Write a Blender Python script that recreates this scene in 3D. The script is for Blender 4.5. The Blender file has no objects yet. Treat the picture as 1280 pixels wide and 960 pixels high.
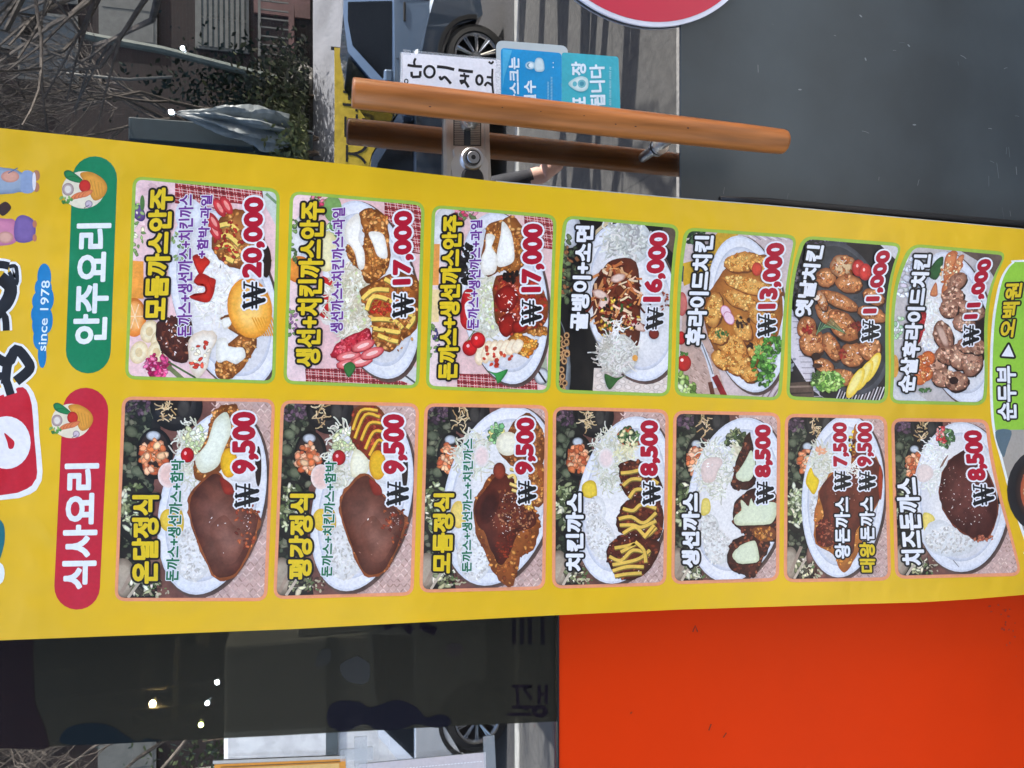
import bpy, bmesh, math, random
from mathutils import Vector, Matrix
R = math.radians
sc = bpy.context.scene
COL = sc.collection
# ------------------------------------------------------------------ camera, world, sun, exposure
PITCH = R(14.5); FPX = 961.0; D = 1.06; ZC = 1.5
cam = bpy.data.cameras.new('camera'); camo = bpy.data.objects.new('camera', cam); COL.objects.link(camo)
cam.sensor_width = 36; cam.lens = 36*FPX/1280; cam.clip_start = .02; cam.clip_end = 500
sp, cp = math.sin(PITCH), math.cos(PITCH)
CX, CY, CF = Vector((0,-sp,-cp)), Vector((1,0,0)), Vector((0,cp,-sp))
m3 = Matrix((CX, CY, -CF)).transposed()
camo.matrix_world = Matrix.Translation((0,-D,ZC)) @ m3.to_4x4()
sc.camera = camo
SUN_EL, SUN_AZ = R(34), R(8)            # low sun from the right (+x), slightly behind the shop front (+y)
sdir = Vector((math.cos(SUN_EL)*math.cos(SUN_AZ), math.cos(SUN_EL)*math.sin(SUN_AZ), math.sin(SUN_EL)))
w = bpy.data.worlds.new('World'); sc.world = w; w.use_nodes = True
nt = w.node_tree; bg = nt.nodes['Background']; sky = nt.nodes.new('ShaderNodeTexSky')
sky.sky_type = 'NISHITA'; sky.sun_disc = False; sky.sun_elevation = SUN_EL
sky.sun_rotation = math.atan2(sdir.x, sdir.y); sky.air_density = 1; sky.dust_density = 2.5
nt.links.new(sky.outputs[0], bg.inputs[0]); bg.inputs[1].default_value = .15
sl = bpy.data.lights.new('sun', 'SUN'); sl.energy = 4.9; sl.angle = R(.5); sl.color = (1,.95,.87)
so = bpy.data.objects.new('sun', sl); COL.objects.link(so)
so.rotation_euler = sdir.to_track_quat('Z','Y').to_euler(); so.location = sdir*30
sc.view_settings.view_transform = 'Standard'; sc.view_settings.look = 'None'
sc.view_settings.exposure = 2.22; sc.view_settings.gamma = 1
sc.cycles.max_bounces = 8; sc.cycles.transparent_max_bounces = 12; sc.cycles.caustics_reflective = True; sc.cycles.sample_clamp_indirect = 6

def ray(px, py):
    return (CX*((px-640)/FPX) + CY*((480-py)/FPX) + CF)
def G(px, py, y=0.0):                    # point where the sight line meets the upright plane y
    d = ray(px, py); t = (y+D)/d.y
    return Vector((0,-D,ZC)) + d*t
def W(px, py, Y):                        # real street point whose mirror image in the glass is seen at px,py
    p = G(px, py, Y); return Vector((p.x, -Y, p.z))
# ------------------------------------------------------------------ materials
def s2l(c):
    c = c/255.0
    return c/12.92 if c <= .04045 else ((c+.055)/1.055)**2.4
def lin(rgb, k=1.0): return tuple(s2l(v)*k for v in rgb)
MATS = {}
def mat(name, rgb=None, rough=.6, metal=0, noise=.12, scale=8, bump=0, bscale=40, spec=.5, coat=0, stretch=None, lin_=None, rvar=0, col2=None, ns2=None):
    if name in MATS: return MATS[name]
    m = bpy.data.materials.new(name); m.use_nodes = True; n = m.node_tree.nodes; L = m.node_tree.links
    b = n['Principled BSDF']; c = lin_ if lin_ else lin(rgb)
    b.inputs['Roughness'].default_value = rough; b.inputs['Metallic'].default_value = metal
    b.inputs['Specular IOR Level'].default_value = spec; b.inputs['Coat Weight'].default_value = coat; b.inputs['Coat Roughness'].default_value = .28 if 'vinyl' in name else .05
    tc = n.new('ShaderNodeTexCoord'); mp = n.new('ShaderNodeMapping'); L.new(tc.outputs['Object'], mp.inputs[0])
    if stretch: mp.inputs['Scale'].default_value = stretch
    nz = n.new('ShaderNodeTexNoise'); nz.inputs['Scale'].default_value = scale; nz.inputs['Detail'].default_value = 6
    L.new(mp.outputs[0], nz.inputs['Vector'])
    mx = n.new('ShaderNodeMix'); mx.data_type = 'RGBA'
    a2 = lin(col2) if col2 else tuple(max(0,v*(1-noise)) for v in c); b2 = c if col2 else tuple(v*(1+noise) for v in c)
    mx.inputs[6].default_value = (*a2,1); mx.inputs[7].default_value = (*b2,1)
    mr = n.new('ShaderNodeMapRange'); mr.inputs[1].default_value = .35; mr.inputs[2].default_value = .65
    L.new(nz.outputs[0], mr.inputs[0]); L.new(mr.outputs[0], mx.inputs[0]); L.new(mx.outputs[2], b.inputs['Base Color'])
    if rvar:
        r2 = n.new('ShaderNodeMapRange'); r2.inputs[3].default_value = rough-rvar; r2.inputs[4].default_value = rough+rvar
        L.new(nz.outputs[0], r2.inputs[0]); L.new(r2.outputs[0], b.inputs['Roughness'])
    if bump:
        nb = n.new('ShaderNodeTexNoise'); nb.inputs['Scale'].default_value = bscale; nb.inputs['Detail'].default_value = 4
        L.new(mp.outputs[0], nb.inputs['Vector'])
        bu = n.new('ShaderNodeBump'); bu.inputs['Strength'].default_value = 1; bu.inputs['Distance'].default_value = bump
        L.new(nb.outputs[0], bu.inputs['Height']); L.new(bu.outputs[0], b.inputs['Normal'])
    MATS[name] = m; return m
def emit(name, rgb, s):
    m = bpy.data.materials.new(name); m.use_nodes = True; b = m.node_tree.nodes['Principled BSDF']
    b.inputs['Base Color'].default_value = (*lin(rgb),1); b.inputs['Emission Color'].default_value = (*lin(rgb),1); b.inputs['Emission Strength'].default_value = s
    return m
def glassmat(name, refl, tint, grime=0.0):
    m = bpy.data.materials.new(name); m.use_nodes = True; n = m.node_tree.nodes; L = m.node_tree.links
    n.remove(n['Principled BSDF']); out = n['Material Output']
    t = n.new('ShaderNodeBsdfTransparent'); t.inputs[0].default_value = (*tint,1)
    g = n.new('ShaderNodeBsdfGlossy'); g.inputs['Roughness'].default_value = 0.0; g.inputs[0].default_value = (.97,.98,1,1)
    fr = n.new('ShaderNodeFresnel'); fr.inputs[0].default_value = 1.5
    mr = n.new('ShaderNodeMapRange'); mr.inputs[1].default_value = .04; mr.inputs[3].default_value = refl
    L.new(fr.outputs[0], mr.inputs[0])
    nz = n.new('ShaderNodeTexNoise'); nz.inputs['Scale'].default_value = 1.6; tc = n.new('ShaderNodeTexCoord')
    L.new(tc.outputs['Object'], nz.inputs[0])
    bu = n.new('ShaderNodeBump'); bu.inputs['Distance'].default_value = .0007; L.new(nz.outputs[0], bu.inputs['Height']); L.new(bu.outputs[0], g.inputs['Normal'])
    mx = n.new('ShaderNodeMixShader'); L.new(mr.outputs[0], mx.inputs[0]); L.new(t.outputs[0], mx.inputs[1]); L.new(g.outputs[0], mx.inputs[2])
    last = mx
    if grime:
        d = n.new('ShaderNodeBsdfDiffuse'); d.inputs[0].default_value = (.55,.57,.6,1)
        n2 = n.new('ShaderNodeTexNoise'); n2.inputs['Scale'].default_value = 9; n2.inputs['Detail'].default_value = 9; L.new(tc.outputs['Object'], n2.inputs[0])
        m2 = n.new('ShaderNodeMapRange'); m2.inputs[1].default_value = .45; m2.inputs[2].default_value = .8; m2.inputs[4].default_value = grime; L.new(n2.outputs[0], m2.inputs[0])
        mx2 = n.new('ShaderNodeMixShader'); L.new(m2.outputs[0], mx2.inputs[0]); L.new(mx.outputs[0], mx2.inputs[1]); L.new(d.outputs[0], mx2.inputs[2]); last = mx2
    L.new(last.outputs[0], out.inputs[0]); return m
def printmat(name, rough=.34, alpha=None):         # ink on vinyl: colour from the printed shapes, faint sheen relief
    m = bpy.data.materials.new(name); m.use_nodes = True; n = m.node_tree.nodes; L = m.node_tree.links; b = n['Principled BSDF']
    at = n.new('ShaderNodeVertexColor'); at.layer_name = 'ink'
    tc = n.new('ShaderNodeTexCoord'); nz = n.new('ShaderNodeTexNoise'); nz.inputs['Scale'].default_value = 260; nz.inputs['Detail'].default_value = 3
    L.new(tc.outputs['Object'], nz.inputs[0])
    mr = n.new('ShaderNodeMapRange'); mr.inputs[3].default_value = .86; mr.inputs[4].default_value = 1.12
    if alpha: nz.inputs['Detail'].default_value = 8; nz.inputs['Roughness'].default_value = .72; mr.inputs[1].default_value = .3; mr.inputs[2].default_value = .7; mr.inputs[3].default_value = 1-alpha; mr.inputs[4].default_value = 1+alpha*.62
    L.new(nz.outputs[0], mr.inputs[0])
    mx = n.new('ShaderNodeVectorMath'); mx.operation = 'SCALE'; L.new(at.outputs[0], mx.inputs[0]); L.new(mr.outputs[0], mx.inputs['Scale'])
    if alpha:                                          # broad tonal drift of the printed photographs, stronger in dark tones
        n3 = n.new('ShaderNodeTexNoise'); n3.inputs['Scale'].default_value = 62; n3.inputs['Detail'].default_value = 4; L.new(tc.outputs['Object'], n3.inputs[0])
        m3_ = n.new('ShaderNodeMapRange'); m3_.inputs[1].default_value = .3; m3_.inputs[2].default_value = .7; m3_.inputs[3].default_value = 1.0; m3_.inputs[4].default_value = 0.0; L.new(n3.outputs[0], m3_.inputs[0])
        lum = n.new('ShaderNodeRGBToBW'); L.new(at.outputs[0], lum.inputs[0]); lr = n.new('ShaderNodeMapRange'); lr.inputs[2].default_value = .6; lr.inputs[3].default_value = .62; lr.inputs[4].default_value = .1; L.new(lum.outputs[0], lr.inputs[0])
        a_ = n.new('ShaderNodeMath'); a_.operation = 'MULTIPLY'; L.new(m3_.outputs[0], a_.inputs[0]); L.new(lr.outputs[0], a_.inputs[1]); b2 = n.new('ShaderNodeMath'); b2.operation = 'SUBTRACT'; b2.inputs[0].default_value = 1.16; L.new(a_.outputs[0], b2.inputs[1])
        m4 = n.new('ShaderNodeVectorMath'); m4.operation = 'SCALE'; L.new(mx.outputs[0], m4.inputs[0]); L.new(b2.outputs[0], m4.inputs['Scale']); mx = m4
    L.new(mx.outputs[0], b.inputs['Base Color']); b.inputs['Roughness'].default_value = rough; b.inputs['Specular IOR Level'].default_value = .45
    n2 = n.new('ShaderNodeTexNoise'); n2.inputs['Scale'].default_value = 3; n2.inputs['Detail'].default_value = 4; L.new(tc.outputs['Object'], n2.inputs[0])
    bu = n.new('ShaderNodeBump'); bu.inputs['Distance'].default_value = .03; L.new(n2.outputs[0], bu.inputs['Height']); L.new(bu.outputs[0], b.inputs['Normal'])
    return m
INK = printmat('printed_vinyl_ink'); FOODINK = printmat('printed_photo_ink', .34, .2)
PAPER = printmat('printed_paper_ink', .45)
# ------------------------------------------------------------------ object helpers
def tag(o, label=None, cat=None, group=None, kind=None):
    if label: o['label'] = label
    if cat: o['category'] = cat
    if group: o['group'] = group
    if kind: o['kind'] = kind
    return o
def empty(name, loc, label, cat, group=None, rz=0):
    o = bpy.data.objects.new(name, None); COL.objects.link(o); o.location = loc; o.rotation_euler.z = rz
    o.empty_display_size = .1
    return tag(o, label, cat, group)
def link(name, me, m, parent=None, smooth=False, world=False):
    o = bpy.data.objects.new(name, me); COL.objects.link(o)
    for q in (m if isinstance(m,(list,tuple)) else [m]): me.materials.append(q)
    if parent:
        o.parent = parent
        if world: o.location = -parent.location      # mesh given in world coordinates
    if smooth:
        for p in me.polygons: p.use_smooth = True
    return o
class MB:
    def __init__(s): s.bm = bmesh.new()
    def box(s, a, b, bev=0):
        a, b = Vector(a), Vector(b); bm = bmesh.new(); bmesh.ops.create_cube(bm, size=1)
        for v in bm.verts: v.co = Vector(((a.x+b.x)/2+v.co.x*abs(b.x-a.x), (a.y+b.y)/2+v.co.y*abs(b.y-a.y), (a.z+b.z)/2+v.co.z*abs(b.z-a.z)))
        if bev: bmesh.ops.bevel(bm, geom=bm.edges[:], offset=bev, segments=2, affect='EDGES', profile=.5)
        s.add(bm); return s
    def add(s, bm):
        me = bpy.data.meshes.new('t'); bm.to_mesh(me); bm.free(); s.bm.from_mesh(me); bpy.data.meshes.remove(me)
    def tube(s, pts, rad, n=12, caps=True):
        pts = [Vector(p) for p in pts]; rad = rad if isinstance(rad,(list,tuple)) else [rad]*len(pts)
        rings = []; up = None
        for i,p in enumerate(pts):
            t = (pts[min(i+1,len(pts)-1)]-pts[max(i-1,0)]).normalized()
            if up is None: up = t.orthogonal().normalized()
            up = (up - t*up.dot(t)).normalized(); sd = t.cross(up)
            rings.append([s.bm.verts.new(p+(up*math.cos(2*math.pi*k/n)+sd*math.sin(2*math.pi*k/n))*rad[i]) for k in range(n)])
        for a,b in zip(rings, rings[1:]):
            for k in range(n): s.bm.faces.new((a[k],a[(k+1)%n],b[(k+1)%n],b[k]))
        if caps: s.bm.faces.new(rings[0][::-1]); s.bm.faces.new(rings[-1])
        return s
    def ngon(s, pts, thick=None, axis=Vector((0,1,0))):
        vs = [s.bm.verts.new(p) for p in pts]; f = s.bm.faces.new(vs)
        if thick:
            v2 = [s.bm.verts.new(Vector(p)+axis*thick) for p in pts]; s.bm.faces.new(v2[::-1]); k = len(vs)
            for i in range(k): s.bm.faces.new((vs[i], v2[i], v2[(i+1)%k], vs[(i+1)%k]))
        return s
    def ball(s, c, r, sc_=(1,1,1), u=16, v=10, jag=0, rnd=None):
        bm = bmesh.new(); bmesh.ops.create_uvsphere(bm, u_segments=u, v_segments=v, radius=r)
        for q in bm.verts:
            f = 1+(rnd.uniform(-jag,jag) if rnd else 0)
            q.co = Vector((q.co.x*sc_[0], q.co.y*sc_[1], q.co.z*sc_[2]))*f + Vector(c)
        s.add(bm); return s
    def build(s, name, m, parent=None, smooth=False, world=False):
        bmesh.ops.recalc_face_normals(s.bm, faces=s.bm.faces[:])
        me = bpy.data.meshes.new(name); s.bm.to_mesh(me); s.bm.free(); return link(name, me, m, parent, smooth, world)
def crom(pts, closed=True, n=5):
    out = []; k = len(pts)
    for i in range(k if closed else k-1):
        g = lambda j: pts[(j)%k] if closed else pts[max(0,min(k-1,j))]
        p0,p1,p2,p3 = g(i-1),g(i),g(i+1),g(i+2)
        for t in (q/n for q in range(n)):
            out.append(tuple(.5*(2*p1[d]+(-p0[d]+p2[d])*t+(2*p0[d]-5*p1[d]+4*p2[d]-p3[d])*t*t+(-p0[d]+3*p1[d]-3*p2[d]+p3[d])*t**3) for d in (0,1)))
    if not closed: out.append(tuple(pts[-1][:2]))
    return out
# ------------------------------------------------------------------ flat print: shapes in photo pixels laid on an upright plane
def rrect(q, r=8, n=4, sub=6):
    out = []; k = len(q)
    for i in range(k):
        p, a, b = Vector(q[i]), Vector(q[i-1]), Vector(q[(i+1)%k])
        s0 = p+(a-p).normalized()*r; s1 = p+(b-p).normalized()*r
        for j in range(n+1):
            t = j/n; out.append(tuple((1-t)**2*s0 + 2*t*(1-t)*p + t*t*s1))
        e1 = b+(p-b).normalized()*r
        for j in range(1, sub): out.append(tuple(s1.lerp(e1, j/sub)))
    return out
def area(p): return .5*sum(p[i][0]*p[(i+1)%len(p)][1]-p[(i+1)%len(p)][0]*p[i][1] for i in range(len(p)))
def clip(poly, cl):                       # Sutherland-Hodgman, vertices carry their colour
    sgn = 1 if area(cl) > 0 else -1
    for i in range(len(cl)):
        a, b = cl[i], cl[(i+1)%len(cl)]; nx, ny = -(b[1]-a[1])*sgn, (b[0]-a[0])*sgn
        ds = [(v[0]-a[0])*nx+(v[1]-a[1])*ny for v in poly]
        if min(ds) >= 0: continue
        out = []
        for j in range(len(poly)):
            v, u = poly[j], poly[j-1]; dv, du = ds[j], ds[j-1]
            if (dv >= 0) != (du >= 0):
                t = du/(du-dv); out.append(tuple(u[d]+(v[d]-u[d])*t for d in range(5)))
            if dv >= 0: out.append(v)
        poly = out
        if len(poly) < 3: return []
    return poly
UM = 0.8e-6
class Print:
    def __init__(s, ox=0, oy=0, sc_=1, y=0, clipq=None, bulge=None, seed=1, k=1.0):
        s.o = (ox, oy, sc_); s.y = y; s.V = []; s.F = []; s.C = []; s.n = 0; s.r = random.Random(seed); s.K = k
        s.q = clipq; s.bul = bulge
        s.cl = rrect(clipq, 7, 4, 1) if clipq else None
    def X(s, p): return (s.o[0]+p[0]/s.o[2], s.o[1]+p[1]/s.o[2])
    def bf(s, px, py):
        if not s.bul: return 0
        (x0,y0),(x1,y1),(x2,y2),(x3,y3) = s.q
        u = max(0,min(1,(px-(x0+x3)/2)/max(1,(x1+x2)/2-(x0+x3)/2))); yt = y0+(y1-y0)*u; yb = y3+(y2-y3)*u
        t = max(0,min(1,(py-yt)/(yb-yt))); return (s.bul[0]*(1-u)+s.bul[1]*u)*6.75*t*(1-t)**2
    def raw(s, pts, cols, lay=None):      # pts in photo px
        c5 = [(p[0],p[1],*c) for p,c in zip(pts,cols)]
        if s.bul: c5 = [(a-s.bf(a,b),b,*c) for a,b,*c in c5]
        if s.cl:
            c5 = clip(c5, s.cl)
            if len(c5) < 3: return
        if s.bul:
            o = []
            for i,v in enumerate(c5):
                u = c5[(i+1)%len(c5)]; L = math.hypot(u[0]-v[0],u[1]-v[1]); k = int(L//14)+1
                for j in range(k): o.append(tuple(v[d]+(u[d]-v[d])*j/k for d in range(5)))
            c5 = [(a+s.bf(a,b),b,*c) for a,b,*c in o]
        y = s.y - (s.n if lay is None else lay)*UM; b = len(s.V)
        for v in c5: s.V.append(G(v[0],v[1],y)); s.C.append(v[2:5])
        s.F.append(tuple(range(b,len(s.V))))
    def col(s, c, j=0):
        l = lin(c, s.K)
        if j:
            f = 1+s.r.uniform(-j,j); l = tuple(v*f*(1+s.r.uniform(-j,j)*.4) for v in l)
        return l
    def poly(s, pts, c, j=0):
        s.n += 1; l = s.col(c,j); s.raw([s.X(p) for p in pts],[l]*len(pts))
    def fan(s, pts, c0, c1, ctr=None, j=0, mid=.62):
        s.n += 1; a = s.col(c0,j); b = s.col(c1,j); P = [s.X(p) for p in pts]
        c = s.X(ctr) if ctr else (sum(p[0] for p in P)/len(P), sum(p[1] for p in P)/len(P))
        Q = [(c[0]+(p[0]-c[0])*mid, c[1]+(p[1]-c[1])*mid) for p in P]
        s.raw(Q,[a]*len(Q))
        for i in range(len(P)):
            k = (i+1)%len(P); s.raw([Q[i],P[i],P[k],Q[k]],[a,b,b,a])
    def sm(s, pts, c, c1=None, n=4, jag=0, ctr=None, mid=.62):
        q = crom(pts, True, n)
        if jag: q = [(x+s.r.uniform(-jag,jag), y+s.r.uniform(-jag,jag)) for x,y in q]
        if c1: s.fan(q, c, c1, ctr, mid=mid)
        else: s.poly(q, c)
    def el(s, cx, cy, rx, ry, c, c1=None, rot=0, n=28, jag=0, j=0, mid=.62):
        ct, st = math.cos(R(rot)), math.sin(R(rot)); q = []
        for i in range(n):
            a = 2*math.pi*i/n; f = 1+(s.r.uniform(-jag,jag) if jag else 0); x, y = rx*math.cos(a)*f, ry*math.sin(a)*f
            q.append((cx+x*ct-y*st, cy+x*st+y*ct))
        if c1: s.fan(q, c, c1, (cx,cy), j, mid)
        else: s.poly(q, c, j)
    def line(s, pts, w, c, sm=True, taper=False, j=0):
        if sm and len(pts) > 2: pts = crom(pts, False, 4)
        s.n += 1; l = s.col(c,j); P = [s.X(p) for p in pts]; w = w/s.o[2]/2; L = []; Rr = []
        for i,p in enumerate(P):
            a, b = P[max(0,i-1)], P[min(len(P)-1,i+1)]; dx, dy = b[0]-a[0], b[1]-a[1]; h = math.hypot(dx,dy) or 1
            ww = w*(math.sin(math.pi*(.12+.76*i/(len(P)-1)))+.1) if taper else w
            L.append((p[0]-dy/h*ww, p[1]+dx/h*ww)); Rr.append((p[0]+dy/h*ww, p[1]-dx/h*ww))
        for i in range(len(P)-1): s.raw([L[i],L[i+1],Rr[i+1],Rr[i]],[l]*4)
    def within(s, reg):
        if len(reg) == 4 and not isinstance(reg[0],(tuple,list)):
            cx,cy,rx,ry = reg
            a = s.r.uniform(0,2*math.pi); q = math.sqrt(s.r.random()); return (cx+rx*q*math.cos(a), cy+ry*q*math.sin(a))
        if len(reg) == 5 and not isinstance(reg[0],(tuple,list)):
            cx,cy,rx,ry,rot = reg; a = s.r.uniform(0,2*math.pi); q = math.sqrt(s.r.random()); x,y = rx*q*math.cos(a), ry*q*math.sin(a)
            return (cx+x*math.cos(R(rot))-y*math.sin(R(rot)), cy+x*math.sin(R(rot))+y*math.cos(R(rot)))
        xs = [p[0] for p in reg]; ys = [p[1] for p in reg]
        for _ in range(60):
            x,y = s.r.uniform(min(xs),max(xs)), s.r.uniform(min(ys),max(ys)); ins = False
            for i in range(len(reg)):
                (a,b),(c,d) = reg[i-1], reg[i]
                if (b > y) != (d > y) and x < (c-a)*(y-b)/(d-b)+a: ins = not ins
            if ins: return (x,y)
        return (x,y)
    def scat(s, reg, n, size, pal, el=.6, rot=None, j=.15, jag=.2, k=6, shade=False):
        base = s.n
        for i in range(n):
            s.n = base+(i%61)
            x,y = s.within(reg); a = s.r.uniform(*size); c = s.r.choice(pal)
            rr = s.r.uniform(0,180) if rot is None else rot+s.r.uniform(-25,25)
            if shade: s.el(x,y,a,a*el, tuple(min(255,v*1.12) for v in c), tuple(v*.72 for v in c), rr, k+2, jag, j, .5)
            else: s.el(x,y,a,a*el,c,None,rr,k,jag,j)
        s.n = base+63
    def strands(s, reg, n, ln, w, pal, curl=.6, j=.1):
        base = s.n
        for i in range(n):
            s.n = base+(i%61); x,y = s.within(reg); a = s.r.uniform(0,6.28); L = s.r.uniform(*ln)*.62; P = [(x,y)]
            for k in range(3):
                x += math.cos(a)*L/3; y += math.sin(a)*L/3; a += s.r.uniform(-curl,curl)*1.6; P.append((x,y))
            m_ = [sum(c[d] for c in pal)/len(pal) for d in range(3)]; c_ = s.r.choice(pal); s.line(P, w, tuple(m_[d]+(c_[d]-m_[d])*.75 for d in range(3)), True, False, j)
        s.n = base+63
    def build(s, name, m, parent=None, world=True):
        me = bpy.data.meshes.new(name); me.from_pydata([v[:] for v in s.V], [], s.F)
        ca = me.color_attributes.new('ink', 'FLOAT_COLOR', 'POINT')
        flat = []
        for c in s.C: flat += [c[0],c[1],c[2],1.0]
        ca.data.foreach_set('color', flat); me.color_attributes.active_color = ca
        return link(name, me, m, parent, False, world)
# ------------------------------------------------------------------ lettering: Blender's built-in font as flat ink with bold and outline strokes
GL = {}
def glyphs(t):
    if t in GL: return GL[t]
    c = bpy.data.curves.new('t','FONT'); c.body = t; c.resolution_u = 3
    o = bpy.data.objects.new('t', c); COL.objects.link(o); bpy.context.view_layer.update()
    me = bpy.data.meshes.new_from_object(o.evaluated_get(bpy.context.evaluated_depsgraph_get()))
    V = [(v.co.x, v.co.y) for v in me.vertices]; F = [tuple(p.vertices) for p in me.polygons]; cnt = {}
    for f in F:
        for i in range(len(f)):
            e = tuple(sorted((f[i-1],f[i]))); cnt[e] = cnt.get(e,0)+1
    E = [e for e,k in cnt.items() if k == 1]
    COL.objects.unlink(o); bpy.data.objects.remove(o); bpy.data.meshes.remove(me); bpy.data.curves.remove(c)
    GL[t] = (V,F,E); return GL[t]
def capsule(pr, a, b, r, l, lay):
    dx, dy = b[0]-a[0], b[1]-a[1]; an = math.atan2(dy,dx); pts = []
    for k in range(5): t = an-math.pi/2+math.pi*k/4; pts.append((b[0]+r*math.cos(t), b[1]+r*math.sin(t)))
    for k in range(5): t = an+math.pi/2+math.pi*k/4; pts.append((a[0]+r*math.cos(t), a[1]+r*math.sin(t)))
    pr.raw(pts, [l]*10, lay)
def text(pr, t, bl, br, tl, fill, bold=0, outs=()):      # corners in crop px; outs = [(extra radius, colour)] widest first; radii in crop px
    V,F,E = glyphs(t); k = pr.o[2]
    BL, BR, TL = (Vector(pr.X(p)) for p in (bl,br,tl)); ex = BR-BL; ey = TL-BL; b = bold/k
    BL = BL+ex.normalized()*b+ey.normalized()*b; ex = ex*(1-2*b/ex.length); ey = ey*(1-2*b/ey.length)
    x0,x1 = min(v[0] for v in V), max(v[0] for v in V); y0,y1 = min(v[1] for v in V), max(v[1] for v in V)
    P = [tuple(BL+ex*((v[0]-x0)/(x1-x0))+ey*((v[1]-y0)/(y1-y0))) for v in V]
    for r,c in list(outs)+[(0,fill)]:
        l = pr.col(c); rr = b+r/k; base = pr.n
        if rr > 0:
            for i,e in enumerate(E): capsule(pr, P[e[0]], P[e[1]], rr, l, base+1+i%53)
            base += 56
        for f in F: pr.raw([P[i] for i in f], [l]*len(f), base+1)
        pr.n = base+4
def won(pr, bl, br, tl, w=15, c=(15,15,18), out=(235,235,240), ow=7):   # serif won sign
    BL, BR, TL = (Vector(p) for p in (bl,br,tl)); ex = BR-BL; ey = TL-BL; k = pr.o[2]
    q = lambda u,v: tuple(Vector(pr.X(BL+ex*u+ey*v)))
    segs = [((.04,1),(.3,0),1.3),((.3,0),(.5,.8),.6),((.5,.8),(.7,0),1.3),((.7,0),(.96,1),.6),((-.03,.58),(1.03,.58),.6),((-.03,.38),(1.03,.38),.6),
            ((-.06,1),(.22,1),.5),((.8,1),(1.06,1),.5),((.38,1),(.6,1),.5),((.5,.8),(.46,1),1)]
    for extra,cc in ((ow,out),(0,c)):
        l = pr.col(cc)
        for i,(a,b,t) in enumerate(segs): capsule(pr, q(*a), q(*b), (w*t*.5+extra)/k, l, pr.n+1+i)
        pr.n += 14
# ================================================================== THE MENU BANNER (print laid on its vinyl sheet)
YB = -.06
banner = empty('menu_banner', G(1290,510,YB), 'tall yellow vinyl menu banner covered with food pictures, hanging in front of the shop door', 'menu banner')
mb = MB()
top = [(0,160),(220,183),(440,206),(640,229),(720,236.5),(840,247.5),(960,257),(1120,272),(1280,286.5),(1420,300)]
bot = [(0,800.5),(360,786.7),(695,769),(850,762),(1040,756),(1150,753),(1215,749),(1280,743.5),(1420,729)]
ptl = [(-330,126)]+top; pbl = [(-330,813)]+bot
ring = [G(x,y,YB) for x,y in ptl]+[G(x,y,YB) for x,y in reversed(pbl)]
mb.ngon(ring, .0006)
VIN = mat('yellow_vinyl', (228,186,14), .36, noise=.07, scale=2.2, bump=.03, bscale=3, spec=.5, coat=.3, lin_=lin((230,184,5),.97))  # broad tone variation in the colour stands in for ripple sheen
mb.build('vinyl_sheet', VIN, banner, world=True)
def strip(name, pts, w, m, parent, y, th=.0012):
    b = MB(); P = crom(pts, False, 3); A = []; B_ = []
    for i,p in enumerate(P):
        a, c = P[max(0,i-1)], P[min(len(P)-1,i+1)]; dx, dy = c[0]-a[0], c[1]-a[1]; h = math.hypot(dx,dy)
        A.append(G(p[0]-dy/h*w/2, p[1]+dx/h*w/2, y)); B_.append(G(p[0]+dy/h*w/2, p[1]-dx/h*w/2, y))
    for i in range(len(P)-1): b.ngon([A[i],A[i+1],B_[i+1],B_[i]], th)
    return b.build(name, m, parent, world=True)
strip('edge_hem', [(620,227.5),(720,237),(840,248),(960,257.5),(1120,272.5),(1280,287.5),(1420,300.5)], 3.2, mat('white_hem',(190,190,188),.5), banner, YB+.0003, .002)
# wrinkle: no geometry needed beyond the sheet; grommets at the top corners
for gx,gy in ((-318,150),(-318,792)):
    g = MB(); c = G(gx,gy,YB-.001)
    g.tube([c+Vector((0,.003,0)),c+Vector((0,-.002,0))],.012,20); g.build('grommet', mat('steel',(190,190,190),.3,1), banner, world=True)
YP = YB-.00012
GREENB, PINKB = (158,190,72), (238,156,112)
def quad_inset(q, d):
    c = [sum(p[0] for p in q)/4, sum(p[1] for p in q)/4]; out = []
    for p in q: out.append((p[0]+(d if p[0] < c[0] else -d), p[1]+(d if p[1] < c[1] else -d)))
    return out
def panel(q, border, label, seed, crop, bulge=None):
    fr = Print(y=YP, clipq=q, bulge=bulge); fr.cl = rrect(q, 14, 5, 1)
    fr.poly([(q[0][0]-30,q[0][1]-30),(q[1][0]+30,q[1][1]-30),(q[2][0]+30,q[2][1]+30),(q[3][0]-30,q[3][1]+30)], border)
    f = fr.build('menu_picture', INK, banner); tag(f, label)
    pr = Print(*crop, y=YP-.00006, clipq=quad_inset(q,4.2), bulge=bulge, seed=seed); pr.cl = rrect(pr.q, 9, 4, 1)
    return f, pr
def finish(f, pr, texts):
    o = pr.build('food_print', FOODINK, f); o.location = (0,0,0)
    for name,fn in texts:
        p2 = Print(*pr.o, y=pr.y-max(.00012,pr.n*UM+.00003)); fn(p2); o = p2.build(name, INK, f); o.location = (0,0,0)
BLK = (24,22,22); YEL = (228,196,34); WHT = (236,236,240); RED = (176,12,44)
def title(t, bl, br, tl, c=YEL, bold=5.0, ow=9.5): return ('title_lettering', lambda p: text(p,t,bl,br,tl,c,bold,[(ow,BLK)]))
def capt(t, bl, br, tl, c, name='caption_lettering', b=2.0): return (name, lambda p: text(p,t,bl,br,tl,c,b,[(3.4,WHT)]))
def price(t, bl, br, tl, wn, c=RED, bold=6.4):
    def fn(p):
        text(p,t,bl,br,tl,c,bold+.6,[(8.5,WHT)]); won(p,*wn)
    return ('price_lettering', fn)

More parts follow.
